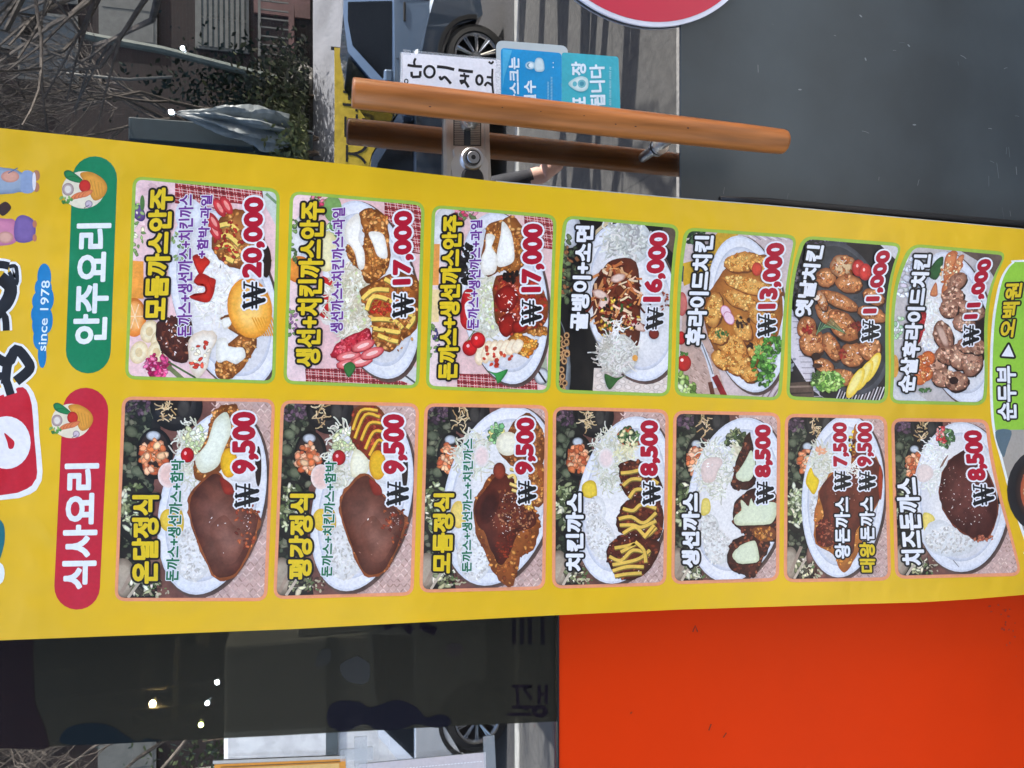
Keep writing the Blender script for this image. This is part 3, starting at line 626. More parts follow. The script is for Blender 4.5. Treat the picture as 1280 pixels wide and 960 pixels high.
for pts in ([(330,220),(340,130),(385,95),(405,120),(380,200),(340,260)],[(320,300),(370,210),(410,160),(435,170),(400,230),(340,330)],[(290,260),(300,330),(260,330)],[(380,180),(420,120),(440,130),(410,190)]): p.sm(pts,(224,140,90),(180,90,50),4,2); 
p.scat((370,190,50,90,20),60,(6,12),[(240,180,130),(206,116,66),(246,220,190)],shade=True)
BR = [(190,136,108),(214,166,136),(160,106,82),(230,190,160),(124,78,60)]
for (x,y,rx,ry,a) in ((400,260,60,40,-40),(380,340,60,50,0),(420,400,60,50,20),(360,400,50,50,0),(330,540,50,80,-20),(440,470,60,50,0),(500,420,50,40,10),(300,690,50,60,0),(350,640,60,50,20),(420,650,60,70,0),(480,680,56,70,10),(330,760,60,50,0),(400,780,60,50,-10),(460,590,60,40,0),(510,600,40,40,0)):
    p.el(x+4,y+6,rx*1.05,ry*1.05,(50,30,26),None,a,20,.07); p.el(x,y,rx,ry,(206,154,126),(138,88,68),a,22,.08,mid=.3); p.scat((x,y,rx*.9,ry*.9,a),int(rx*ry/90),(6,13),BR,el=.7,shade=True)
for (x,y) in ((220,680),(240,740),(210,760),(250,660)): p.el(x,y,36,40,(222,120,60),(186,80,36),20); p.scat((x,y,30,34),14,(6,12),[(240,170,110),(206,100,50)],shade=True)
shine(p,(230,700,40,60),14,(250,220,200)); p.scat((240,825,34,10),16,(6,11),[(70,110,60)]); p.sm([(290,490),(330,500),(360,590),(330,590)],(206,170,150),(160,110,90))
p.el(385,775,24,20,(60,34,30))
finish(f,p,[title('순살후라이드치킨',(180,838),(270,116),(88,836),WHT,bold=4.6),
 price('11,000',(516,452),(598,138),(434,456),((508,586),(512,492),(438,588)))])

# ---- left-hand column (pink borders): set meals
def kcut(p, big, n=90, c=(120,66,50), e=(96,46,32)):      # cutlet under smooth brown sauce
    p.sm([(x*1.0,y) for x,y in big],(170,96,52),(150,80,40),4,5); cx = sum(q[0] for q in big)/len(big); cy = sum(q[1] for q in big)/len(big)
    p.scat(big,60,(6,12),[(176,96,50),(196,116,64),(140,70,36)],shade=True)
    p.sm([(cx+(x-cx)*.93,cy+(y-cy)*.95) for x,y in big],(148,96,80),(92,44,30),5,1.5,mid=.12)
    p.sm([(cx+20+(x-cx)*.5,cy+60+(y-cy)*.45) for x,y in big],(150,100,84),(124,72,56),5,0,mid=.15)
for i,(lab,cap) in enumerate((('pink bordered picture of pork cutlet with white sauced fish cutlet priced 9,500','돈까스+생선까스+함박'),('pink bordered picture of pork cutlet with yellow striped chicken cutlet priced 9,500','돈까스+치킨까스+함박'))):
    f,p = panel(Q2[i],PINKB,lab,21+i,C2[i]); bg_set(p,p.q)
    dx = 0 if i == 0 else -36; dy = 0 if i == 0 else 10
    q = lambda pts: [(x*(.93 if i else 1)+(-14 if i else 0), y*(.955 if i else 1)+(24 if i else 0)) for x,y in pts]
    qq = lambda *v: q([(v[0],v[1])])[0]+tuple(v[2:])
    plate(p,*qq(445,490,228 if not i else 214,420 if not i else 402,14))
    p.strands(qq(350,280,70,150),210,(40,90),6,CAB); p.scat(qq(370,210,56,60),60,(9,18),[(232,230,206),(206,206,160),(190,200,150)],shade=True)
    p.el(*qq(250,370,46,56),(226,190,178),(232,214,206)); p.el(*qq(290,580,30,70),(228,196,70),(206,166,40)) ; p.el(*qq(250,570,38,50),(232,196,66),(214,170,44))
    p.el(*qq(360,720,84,124),(226,224,222),(206,204,202)); rice(p,qq(360,720,84,122),240)
    if i == 0:
        fried(p,q([(450,90),(500,60),(560,70),(540,200),(500,330),(400,400),(360,340),(420,200)]),n=150); p.sm(q([(460,120),(510,90),(530,170),(500,250),(470,330),(400,360),(370,300),(420,230),(440,170)]),(228,232,214),(206,206,180))
    else:
        fried(p,q([(400,70),(450,30),(530,50),(560,120),(540,260),(480,290),(420,240),(390,180)]),(150,50,30),[(160,50,30),(130,36,24),(190,80,50)],n=100)
        drizzle(p,[q([(400,150),(440,60),(520,60)]),q([(410,190),(460,80),(530,90)]),q([(440,200),(480,120),(540,120)]),q([(460,240),(500,160),(550,160)]),q([(480,270),(520,200),(550,210)])],11,(236,184,60))
        p.sm(q([(390,300),(420,240),(480,300),(460,360),(400,370)]),(236,232,206),(214,206,170))
    p.el(*qq(570,330,86,70),(230,228,226),(208,204,202)); p.el(*qq(520,315,38,66),(236,184,36),(216,150,20))
    p.el(*qq(335,280,30,34),(206,24,34),(150,10,22)); p.el(*qq(326,272,6,8),(246,180,180))
    p.el(*qq(650,330,14,90),(50,34,28))
    kcut(p,q([(360,430),(460,350),(540,440),(620,520),(660,560),(640,650),(590,760),(540,825),(460,830),(410,740),(350,590),(335,500)]))
    p.sm(q([(480,380),(530,410),(540,450),(500,450)]),(160,50,36),(130,36,26))
    p.scat(qq(600,590,60,110),40,(6,12),[(150,60,34),(110,44,28),(180,90,50)],shade=True); shine(p,qq(600,570,20,50),12,(200,170,160),(2,5)); shine(p,qq(480,640,60,120),5,(168,124,108),(3,6))
    xo = 0 if not i else 0
    if i == 0: finish(f,p,[title('온달정식',(206,852),(210,458),(86,852)),capt(cap,(296,842),(322,298),(236,842),GRN),price('9,500',(652,364),(654,86),(532,366),((646,504),(646,412),(552,506)))])
    else: finish(f,p,[title('평강정식',(176,834),(186,452),(70,834)),capt(cap,(268,822),(288,306),(216,822),GRN),price('9,500',(604,366),(602,98),(494,366),((600,496),(600,404),(516,498)))])

f,p = panel(Q2[2],PINKB,'pink bordered picture of glossy assorted cutlets with corn sauce priced 9,500',23,C2[2]); bg_set(p,p.q)
plate(p,400,460,262,440,14)
p.strands((270,260,80,110),200,(40,90),6,CAB); p.el(315,270,36,52,(230,206,200),(226,218,212)); p.scat((385,160,40,50),50,(8,16),[(110,160,110),(80,130,84),(150,190,130),(236,220,130)],shade=True,el=.9)
p.el(205,550,40,66,(236,206,110),(220,180,80)); p.el(280,740,84,130,(228,226,224),(210,208,206)); rice(p,(280,740,80,124),240)
fried(p,[(400,230),(470,110),(530,60),(580,100),(610,160),(610,300),(520,350),(430,290)],(150,84,40),[(170,100,50),(130,70,34),(110,54,26),(196,124,66)],n=210)
p.el(440,210,56,58,(236,230,206),(214,204,176),20); p.el(520,160,40,50,(228,220,190),(206,190,150)); fried(p,[(540,330),(610,310),(612,490),(560,500)],(170,86,38),n=70)
big = [(280,490),(330,400),(380,350),(450,360),(520,430),(590,560),(595,620),(560,720),(500,760),(470,890),(430,890),(370,830),(340,740),(290,640)]
p.sm(big,(160,88,38),(130,64,26),4,6); p.scat(big,300,(6,14),[(176,100,46),(150,76,32),(206,134,66),(120,56,24)],shade=True)
bs = [(285,500),(340,420),(390,360),(450,370),(510,440),(575,560),(560,610),(490,640),(440,760),(400,790),(360,720),(330,640),(290,590)]
p.sm(bs,(122,52,34),(80,28,18),5,2,mid=.2); p.scat([(380,420),(500,440),(575,560),(560,600),(480,640),(400,600)],150,(5,10),[(150,84,50),(110,50,34),(180,120,84),(80,30,20)],shade=True); p.scat([(380,640),(480,640),(440,760),(390,780)],40,(6,11),[(140,50,26),(110,34,20)],shade=True)
p.el(350,510,44,90,(66,22,16),(90,32,20),18); shine(p,(450,560,90,110),60,(206,150,120),(2,5)); p.el(400,340,30,40,(150,60,40),(110,40,28))
drizzle(p,[[(440,370),(470,360),(480,400)],[(450,400),(500,420)],[(460,430),(510,450),(520,480)],[(450,330),(490,340)]],12,(240,206,120)); p.scat((540,510,20,16),18,(7,13),[(232,190,90),(190,120,50)],shade=True)
finish(f,p,[title('모듬정식',(174,832),(184,448),(74,832)),capt('돈까스+생선까스+치킨까스',(268,826),(276,184),(218,828),GRN),price('9,500',(574,358),(582,82),(474,360),((570,490),(568,394),(496,492)))])

f,p = panel(Q2[3],PINKB,'pink bordered picture of three chicken cutlets striped with yellow sauce priced 8,500',24,C2[3]); bg_set(p,p.q)
plate(p,345,480,222,408,12)
p.strands((285,290,90,150),330,(40,90),5,CAB); p.el(260,280,38,50,(232,210,204),(228,222,216)); p.scat((370,180,48,50),90,(8,16),[(70,104,60),(110,140,90),(44,70,44),(190,100,60),(210,200,150)],shade=True,el=.85); p.strands((350,240,50,40),40,(40,80),7,[(236,230,196),(214,206,160)])
p.sm([(145,410),(180,385),(210,400),(215,460),(190,472),(150,460)],(232,200,66),(206,168,36)); p.el(215,530,44,70,(226,224,222),(208,206,204)); p.el(235,660,66,110,(228,226,224),(208,206,204),-20); rice(p,(200,540,44,70),110); rice(p,(235,670,64,100,-20),200)
MR = [(120,52,32),(90,36,26),(150,76,44),(70,28,20),(104,44,30)]
for pts in ([(325,310),(400,290),(480,320),(530,420),(440,490),(370,470),(330,400)],[(360,480),(480,470),(525,500),(530,640),(480,680),(400,660),(320,630),(315,560)],[(270,700),(330,650),(420,660),(515,680),(500,760),(440,840),(380,865),(310,850),(265,760)]):
    fried(p,pts,(104,44,28),MR,120,(60,24,16),(6,15)); shine(p,pts,18,(190,130,100),(3,5))
YS = (226,186,84)
drizzle(p,[[(330,350),(380,345),(440,330)],[(340,410),(380,380),(430,380)],[(370,470),(400,430),(450,430)],[(480,380),(510,400)],[(340,520),(390,530),(430,500),(500,520)],[(320,570),(380,560),(440,590),(500,540)],[(325,600),(390,600),(430,610),(500,580)],[(340,640),(400,610),(450,650),(500,610)],[(440,660),(490,600)],[(300,710),(360,700),(400,690),(330,730)],[(275,750),(330,770),(390,720),(470,740)],[(290,790),(350,780),(420,760),(470,720)],[(290,820),(360,800),(440,800)],[(300,845),(360,835),(430,830)],[(400,680),(440,720),(450,780)]],15,YS)
finish(f,p,[title('치킨까스',(152,822),(152,446),(66,822),WHT),price('8,500',(520,366),(522,96),(422,366),((514,494),(512,398),(442,496)))])

f,p = panel(Q2[4],PINKB,'pink bordered picture of three fish cutlets with white sauce blobs priced 8,500',25,C2[4]); bg_set(p,p.q)
plate(p,330,480,235,400,10)
p.strands((225,330,86,140),280,(40,90),5,[(226,224,208),(206,202,184),(240,238,228),(190,188,170)]); p.sm([(160,320),(190,280),(240,275),(262,300),(240,340),(220,390),(170,390)],(228,206,198),(214,190,180)); shine(p,(200,320,20,20),4,(250,244,244))
p.scat((325,185,48,44),80,(8,17),[(80,96,60),(120,130,84),(54,66,44),(150,150,110)],shade=True); p.strands((330,250,30,40),30,(30,60),10,[(230,224,200),(206,198,160)])
p.sm([(165,480),(195,475),(205,520),(190,550),(160,550)],(226,206,110),(206,180,70)); p.el(200,620,46,72,(220,220,214),(200,200,196)); p.el(235,705,62,86,(226,226,222),(204,204,200),-15); rice(p,(195,620,44,70),110); rice(p,(235,705,62,84),180)
for pts in ([(350,240),(370,180),(400,170),(420,400),(340,430),(305,410),(320,320)],[(320,500),(380,440),(470,420),(525,460),(530,600),(510,680),(420,670),(370,650),(315,590)],[(300,690),(380,650),(490,680),(460,760),(430,830),(410,855),(360,840),(290,800)]):
    fried(p,pts,(84,36,26),[(110,50,34),(70,30,22),(140,76,50),(56,24,18)],130,(50,22,16),(6,14)); 
for pts in ([(360,310),(400,240),(420,310),(400,380),(350,390),(325,360)],[(350,480),(385,510),(400,470),(420,500),(510,490),(525,530),(500,590),(440,600),(330,600),(318,560),(350,530)],[(310,740),(345,700),(400,675),(425,690),(435,770),(370,785),(330,780)]):
    p.sm([(x+3,y+6) for x,y in pts],(60,26,18)); p.sm(pts,(214,220,190),(196,200,164),4,2,mid=.75)
fried(p,[(400,620),(500,610),(510,670),(430,670)],(130,70,44),n=36)
finish(f,p,[title('생선까스',(152,806),(152,446),(66,806),WHT),price('8,500',(504,372),(504,116),(416,374),((500,490),(500,396),(430,494)))])

f,p = panel(Q2[5],PINKB,'pink bordered picture of one large sauced cutlet with two prices 7,500 and 9,500',26,C2[5]); bg_set(p,p.q)
plate(p,350,460,215,425,4)
p.strands((240,290,60,100),200,(40,90),6,CAB); p.scat((235,220,26,20),16,(8,14),[(236,170,130)]); p.sm([(155,380),(180,310),(200,350),(225,380),(200,450),(170,420)],(236,200,40),(214,170,20)); p.el(210,520,36,60,(228,226,224),(210,208,206)); rice(p,(210,520,34,60),90)
big = [(225,440),(300,330),(400,330),(400,120),(450,100),(540,300),(545,440),(500,560),(450,700),(390,830),(340,850),(300,760),(210,710),(200,600)]
p.sm(big,(200,124,50),(170,96,40),4,5); p.scat(big,200,(6,14),[(206,130,54),(180,100,40),(226,160,84)],shade=True)
p.sm([(225,440),(300,340),(400,320),(430,200),(545,300),(550,440),(500,540),(420,640),(400,760),(330,720),(230,720),(205,640),(250,560)],(116,52,34),(100,40,26),5,2); p.scat([(210,600),(300,560),(300,740),(220,710)],80,(6,13),[(130,50,34),(90,34,24),(170,90,66)],shade=True); shine(p,(380,400,110,130),50,(190,130,110),(2,5))
p.strands((400,320,40,30),30,(30,60),5,[(236,232,220)]); p.el(545,390,10,90,(170,60,30)); p.scat((400,190,20,70),20,(7,13),[(232,190,60),(110,30,24),(60,30,20)],shade=True)
finish(f,p,[title('왕돈까스',(388,786),(386,464),(306,786),WHT,bold=3.2,ow=8),
 ('title_lettering', lambda q: (text(q,'돈까스',(516,692),(512,464),(438,692),WHT,3.2,[(8,BLK)]), text(q,'대왕',(520,858),(516,700),(438,858),YEL,3.2,[(8,BLK)]))),
 price('7,500',(384,306),(380,74),(298,306),((384,422),(384,336),(310,422)),bold=5),price('9,500',(512,306),(514,74),(422,306),((512,424),(512,338),(438,424)),bold=5)])

f,p = panel(Q2[6],PINKB,'pink bordered picture of an oval cheese cutlet under brown sauce priced 8,500',27,C2[6],(0,-5)); bg_set(p,p.q)
plate(p,405,485,240,375,0)
p.strands((270,330,70,130),190,(40,90),6,[(230,230,222),(212,212,204),(240,240,236)]); p.sm([(185,350),(215,320),(260,340),(265,380),(230,410),(190,400)],(226,208,200),(214,200,194)); p.scat((330,190,42,46),60,(7,14),[(80,120,70),(60,90,54),(130,160,110)],shade=True); p.scat((305,180,22,50),20,(8,15),[(226,110,110),(206,60,60),(240,160,150)],shade=True)
p.sm([(215,570),(255,570),(275,600),(240,620),(225,670)],(230,206,110),(214,190,80)); p.sm([(230,640),(310,600),(400,650),(490,690),(480,740),(400,780),(280,770),(220,710)],(222,222,220),(208,208,208),4,4); rice(p,(350,700,120,66),260)
big = [(295,440),(320,340),(370,280),(440,250),(510,300),(560,400),(590,500),(585,600),(550,680),(500,705),(420,670),(350,610),(305,520)]
p.sm(big,(140,78,54),(120,60,40),4,4); p.scat(big,70,(6,12),[(150,84,60),(120,60,44)],shade=True)
p.sm([(x+4 if x<440 else x-6,y*.985+6) for x,y in big],(116,62,54),(70,30,24),5,2,mid=.15); shine(p,(420,480,110,170,-20),80,(180,120,110),(2,5)); p.scat((520,690,50,16),20,(6,12),[(190,110,80),(160,80,60)],shade=True)
for i in range(5): p.line([(300+i*3,340-i*3),(320+i*5,300-i*6)],4,(150,110,90),False)
p.line([(575,330),(590,420),(596,520)],12,(30,26,30)); p.line([(365,800),(395,835)],3,(110,100,96),False)
finish(f,p,[title('치즈돈까스',(226,826),(190,386),(112,828),WHT,bold=4.6),price('8,500',(544,402),(520,148),(440,406),((566,516),(560,424),(474,522)))])
# ---- head of the banner: section badges, founding year, shop logo
def badge(a, b, r, colr, label, word, wb, basket, crop):
    pr = Print(*crop, y=YP); an = math.atan2(b[1]-a[1], b[0]-a[0]); pts = []
    for k in range(13): t = an-math.pi/2+math.pi*k/12; pts.append((b[0]+r*math.cos(t), b[1]+r*math.sin(t)))
    for k in range(13): t = an+math.pi/2+math.pi*k/12; pts.append((a[0]+r*math.cos(t), a[1]+r*math.sin(t)))
    pr.poly(pts, colr); o = pr.build('section_badge', INK, banner); tag(o, label)
    p = Print(*crop, y=YP-.00008, seed=5); bx, by, br = basket; s = br/78
    T = lambda x,y: (bx+(x-312)*s, by+(y-232)*s)
    def E(x,y,rx,ry,*k,**kw): p.el(*T(x,y),rx*s,ry*s,*k,**kw)
    E(312,232,80,70,(232,222,196)); p.sm([T(*q) for q in ((300,172),(340,165),(385,190),(402,225),(385,260),(350,270),(325,215))],(226,158,60),(196,130,46))
    for k in range(5): p.line([T(325+k*14,190+k*4),(T(345+k*10,250+k*2))],3*s,(200,140,52),False)
    for q in (((240,165),(265,160),(315,200),(290,205),(250,190)),((250,185),(280,180),(320,205),(270,200))): p.sm([T(*v) for v in q],(40,130,76),(30,96,60))
    E(318,218,22,24,(206,50,42),(170,30,34)); E(255,230,22,24,(196,176,170),(150,126,124)); E(255,230,12,14,(232,222,210))
    for k in range(4): E(285+k*14,255-k*3,24,9,(226,130,80),(190,96,56),rot=-30)
    p.scat((*T(245,270),26*s,12*s),16,(5*s,10*s),[(90,150,70),(60,120,60),(130,176,90)]); E(333,285,14,14,(206,190,200),(120,100,120)); p.line([T(315,300),T(335,288)],3*s,(120,100,120),False)
    q = p.build('basket_print', INK, o); q.location = (0,0,0)
    p = Print(*crop, y=YP-.00008); text(p, word, *wb, (234,238,240), 4.5); q = p.build('badge_lettering', INK, o); q.location = (0,0,0)
badge((355,190),(331,836),84,(18,128,84),'green rounded badge with a food basket heading the right column','안주요리',((402,810),(418,356),(272,812)),(312,232,78),(0,160,3))
badge((285,195),(257,783),76,(196,36,56),'red rounded badge with a food basket heading the left column','식사요리',((320,790),(331,370),(205,792)),(237,230,64),(0,440,2.667))
p = Print(0,160,3,y=YP)
for cx,cy,rx,ry in ((166,560,26,52),(162,600,32,40),(156,650,36,42),(152,700,36,46),(150,740,30,46),(152,790,28,44),(158,850,16,50),(172,640,30,50),(174,720,24,50)): p.el(cx,cy,rx,ry,(24,124,184))
o = p.build('year_cloud', INK, banner); tag(o,'blue cloud strip reading since 1978')
p = Print(0,160,3,y=YP-.00006); text(p,'since 1978',(173,836),(188,572),(141,836),(226,240,248),.6); q = p.build('cloud_lettering', INK, o); q.location = (0,0,0)
p = Print(0,160,3,y=YP)
ks = [([(-60,520),(0,512),(34,518)],20),([(34,520),(60,522),(62,585),(34,540)],10),([(0,560),(40,600),(20,660),(-30,690)],34),([(-40,720),(14,700),(24,760)],18),([(-30,850),(30,880),(60,830),(100,870),(110,905),(60,950)],26),([(-50,960),(10,930),(40,1000)],22),([(60,830),(30,880),(20,960)],24)]
for q,w_ in ks: p.line(q,w_*1.45+18,(236,236,238))
for q,w_ in ks: p.line(q,w_*1.45,(26,26,30))
o = p.build('brush_lettering', INK, banner); tag(o,'black brushed shop lettering with white edge')
p = Print(0,440,2.667,y=YP)
p.sm([(-260,180),(0,120),(60,98),(96,112),(124,170),(130,270),(142,400),(130,445),(100,474),(0,494),(-260,480)],(236,234,236),None,2)
p.sm([(-250,190),(0,146),(60,118),(88,126),(106,176),(114,280),(124,400),(114,432),(90,456),(0,478),(-250,465)],(196,26,44),None,2)
p.el(22,302,80,88,(236,234,238)); p.sm([(14,270),(34,285),(48,300),(44,320),(30,322),(24,300)],(196,26,44))
p.line([(-40,700),(0,716),(0,760),(-30,770)],22,(232,236,238)); p.sm([(-20,560),(12,575),(14,640),(-10,700)],(30,110,120))
o = p.build('brush_lettering', INK, banner); tag(o,'red logo block with a white ring')
p = Print(0,160,3,y=YP)
p.sm([(-40,150),(20,150),(60,156),(84,168),(120,166),(118,236),(70,240),(40,246),(-40,240)],(150,166,186),(116,134,160)); p.sm([(84,166),(124,168),(128,236),(80,238)],(140,158,190)); p.el(38,182,34,22,(216,160,140),(190,130,116)); p.line([(30,170),(66,150)],4,(90,110,140)); p.el(136,178,14,20,(176,120,90)); p.el(136,222,12,18,(176,120,90)); p.el(128,200,7,34,(226,222,226))
p.sm([(-40,345),(20,340),(58,350),(64,420),(20,440),(-40,430)],(206,130,160),(180,104,140)); p.sm([(56,352),(84,326),(130,352),(124,420),(60,424)],(126,100,160),(104,80,140)); p.el(20,410,30,22,(216,166,150),(190,130,120)); p.el(130,360,8,14,(190,120,90)); p.el(130,412,8,14,(190,120,90)); p.sm([(-10,300),(20,276),(42,300),(10,330)],(60,36,30))
o = p.build('costume_print', INK, banner); tag(o,'grey blue robe and pink and purple skirt printed at the top')
# ---- foot of the banner: green soup section
p = Print(1180,290,3.56,y=YP)
edge = [(900,120),(356,124),(300,138),(262,185),(238,255),(214,400),(204,600),(208,800),(222,905),(250,1010),(282,1130),(320,1260),(365,1390),(400,1450),(900,1500)]
p.sm(edge,(238,240,236),None,5); p.sm([(x+12,y+(9 if x > 330 and y < 300 else 0)) for x,y in edge[:-1]]+[(900,1470)],(150,202,62),None,5)
o = p.build('soup_section', INK, banner); tag(o,'lime green soup section at the foot with white curved edge')
p = Print(1180,290,3.56,y=YP-.00006,seed=9)
p.sm([(228,880),(900,880),(900,1460),(410,1440),(374,1380),(330,1262),(292,1130),(262,1010)],(168,160,150),None,1); p.sm([(228,890),(300,885),(280,960),(262,1000)],(90,110,120)); 
p.el(440,1150,160,190,(26,24,26),(40,38,40)); p.el(445,1150,130,160,(90,60,48),(30,26,26)); p.el(450,1150,110,140,(214,120,70),(170,80,50)); p.scat((440,1150,90,120),60,(8,18),[(226,150,90),(190,90,60),(236,190,150),(150,70,50)],shade=True)
q = p.build('pan_print', INK, o); q.location=(0,0,0)
p = Print(1180,290,3.56,y=YP-.00008); text(p,'순두부',(326,838),(320,596),(240,838),WHT,3,[(7.5,BLK)]); text(p,'오백원',(316,468),(352,226),(242,470),YEL,3,[(7.5,BLK)])
p.n += 5; tri = [(312,556),(256,552),(288,500)]
for a,b in zip(tri,tri[1:]+tri[:1]): capsule(p,p.X(a),p.X(b),2.6,p.col(BLK),p.n+tri.index(a))
p.n += 5; p.poly(tri,(236,236,240)); q = p.build('soup_lettering', INK, o); q.location=(0,0,0)
# black tube behind the banner's edge, added for the dark shadow gap
mb = MB(); mb.tube([G(900,250,YB+.012),G(960,252.5,YB+.012),G(1120,267,YB+.012),G(1420,293,YB+.012)],.006,10)
mb.build('edge_shadow_tube', mat('black_plastic',(20,20,22),.5), banner, world=True, smooth=True)

# ================================================================== SHOP FRONT
STREET = -.5
def zpx(px, y=0): return G(px,480,y).z
def xpy(px, py, y=0): return G(px,py,y).x
zk = zpx(850); zo = zpx(696); zo2 = zpx(1279); XM = -.02
slate = mat('slate_panel',(70,77,82),.42,noise=.3,scale=3.2,bump=.0004,bscale=30,rvar=.1,lin_=(.050,.062,.067))
alu = mat('dark_aluminium',(40,40,44),.4,.6); chrome = mat('brushed_steel',(204,200,194),.3,1,noise=.06,scale=60,stretch=(1,1,12)); blk = mat('black_rubber',(16,16,17),.6)
DGL = glassmat('door_glass',.33,(.3,.31,.31),.02); WGL = glassmat('window_glass',.33,(.66,.68,.68),.03)
door = empty('glass_door',(.45,0,0),'glass shop door with a grey lower panel and a long wooden pull handle','glass door')
MB().box((XM+.03,0,zk-.02),(1.02,.01,2.3)).build('glass_pane',DGL,door,world=True)
pl = MB().box((XM+.03,-.0025,.02),(1.02,.012,zk)).build('lower_panel',slate,door,world=True)
MB().box((1.02,-.012,.02),(1.08,.03,2.32)).build('door_stile',alu,door,world=True)
MB().box((XM+.03,-.012,2.3),(1.02,.03,2.36)).build('door_rail',alu,door,world=True)
MB().box((XM,-.012,.02),(XM+.03,.03,2.36)).build('door_stile',alu,door,world=True)
# fine scratches on the panel
rr = random.Random(4); sm_ = mat('scratch_pale',(150,156,158),.6,lin_=(.16,.17,.175))
sb = Print(y=-.0028, seed=3, k=.8); 
for i in range(26):
    x,y = rr.uniform(870,1270), rr.uniform(5,250); a = rr.uniform(-.5,.5)+rr.choice([0,1.57,1.4]); L = rr.uniform(2,9)
    if i > 18: x, y, a, L = rr.uniform(1225,1275), rr.uniform(180,270), 1.5+rr.uniform(-.2,.2), rr.uniform(6,20)
    sb.line([(x,y),(x+L*math.cos(a)*.5,y+L*math.sin(a)*.5),(x+L*math.cos(a),y+L*math.sin(a)+1)],rr.uniform(.35,.7),rr.choice([(128,134,136),(150,154,154),(104,112,116)]))
for x,y in ((1082,74),(1076,20),(1136,57),(1143,156),(1000,112)): sb.el(x,y,2.2,.9,(150,156,156),None,rr.uniform(0,90))
sb.build('scratches',PAPER,pl,world=True).location=(0,0,0)
# long wooden handle
YH = -.076
wood = mat('varnished_wood',(160,84,36),.3,noise=.24,scale=7,coat=.12,spec=.3,stretch=(14,14,1.1),bump=.0003,bscale=20,lin_=(.37,.125,.031),rvar=.06,)
h0, h1 = G(440,116,YH), G(981,177.6,YH)
dr = (h1-h0).normalized()
hb = MB(); hb.tube([h0,h0+dr*.001,h0+dr*.004]+[h0.lerp(h1,t) for t in (.1,.3,.5,.7,.9)]+[h1-dr*.006,h1-dr*.002,h1],[.0165,.0183,.0187,.019,.0192,.0192,.019,.0185,.0175,.0165,.0145],40)
hnd = hb.build('pull_handle',wood,door,world=True,smooth=True); tag(hnd,'long reddish brown wooden bar')
for t in (.27,.735):
    c = h0.lerp(h1,t); e = Vector((c.x,0 if t<.5 else -.002,c.z+(.0 if t<.5 else .0)))
    s_ = MB(); s_.tube([c,e],.0075,18); s_.tube([e+Vector((0,-.006,0)),e],.013,20); q = s_.build('standoff',chrome,hnd,world=True,smooth=False); q.location = (0,0,0)
for k,(u,v) in enumerate(((538,134.5),(628,134),(676,139),(730,144.5),(770,155),(795,158),(860,160))):   # small knots in the varnish
    c = G(u,v,YH-.0185); cc = h0+dr*((c-h0).dot(dr)); n_ = (c-cc).normalized(); c = cc+n_*.0189
    s_ = MB(); s_.ball(c,.0011,(1,.3,1.6),8,6); q = s_.build('knot',mat('knot_brown',(60,26,14),.5),hnd,world=True); q.location=(0,0,0)
# patch lock below the bar
def C(x,y): return (490+x/4.267, 40+y/4.267)
def quad(pts, y0, th, name, m, parent, bev=0):
    b = MB(); b.ngon([G(*C(*p_),y0) for p_ in pts], th)
    if bev: bmesh.ops.bevel(b.bm, geom=[e for e in b.bm.edges if abs((e.verts[0].co-e.verts[1].co).y)<1e-6], offset=bev, segments=2, affect='EDGES')
    return b.build(name,m,parent,world=True)
lock = quad([(282,440),(516,455),(534,860),(276,860)],-.012,.012,'lock_plate',chrome,door,.0015)
def sub(o): o.location=(0,0,0); return o
for a,b in (((288,440),(318,860)),((494,455),(524,860))): sub(quad([(a[0],a[1]),(b[0]-4,a[1]),(b[0],b[1]),(a[0]+2,b[1])],-.0165,.0045,'lock_rail',chrome,lock,.001))
rib = mat('ribbed_steel',(190,188,182),.3,1)
for i in range(16):
    for x0 in (334,420): sub(quad([(x0,452+i*9.4),(x0+50,453+i*9.4),(x0+50,458+i*9.4),(x0,457+i*9.4)],-.0145,.0025,'rib',rib,lock))
sub(quad([(328,446),(476,450),(476,608),(328,604)],-.0128,.0008,'rib_bed',mat('dark_steel',(70,68,66),.4,.8),lock))
sub(quad([(384,440),(420,440),(418,606),(386,604)],-.0136,.0016,'slot',blk,lock))
c = G(*C(404,482),-.02); b = MB(); b.tube([c+Vector((0,.008,0)),c+Vector((0,-.004,0))],[.0095,.0088],24); b.tube([c+Vector((0,-.004,0)),c+Vector((0,-.009,0))],.0062,6); sub(b.build('bolt',chrome,lock,world=True))
b = MB(); b.ngon([G(*C(x,y),-.017) for x,y in crom([(340,612),(480,620),(494,660),(514,700),(512,780),(524,860),(312,860),(322,780),(316,700),(334,660)],True,3)],.005); sub(b.build('lower_cover',mat('polished_steel',(214,212,210),.28,1),lock,world=True))
c = G(*C(424,682),-.018); b = MB()
b.tube([c+Vector((0,.002,0)),c+Vector((0,-.006,0)),c+Vector((0,-.0075,0))],[.0165,.0158,.014],36); sub(b.build('lock_cylinder',mat('polished_steel',(214,212,210),.28,1),lock,world=True))
b = MB()
for r0,h in ((.0105,.012),): b.tube([c,c+Vector((0,-h,0))],r0,32)
sub(b.build('cylinder_ring',mat('dark_steel',(70,68,66),.4,.8),lock,world=True)); b = MB(); b.tube([c,c+Vector((0,-.013,0)),c+Vector((0,-.0135,0))],[.0085,.0085,.0078],32)
sub(b.build('cylinder_ring',mat('satin_steel',(170,172,176),.3,1),lock,world=True)); b = MB(); b.tube([c+Vector((0,-.012,0)),c+Vector((0,-.0138,0))],.0032,20); sub(b.build('keyhole',blk,lock,world=True))
b = MB(); c = G(*C(430,778),-.018); b.tube([c,c+Vector((0,-.006,0))],[.016,.013],24); sub(b.build('bolt',blk,lock,world=True))

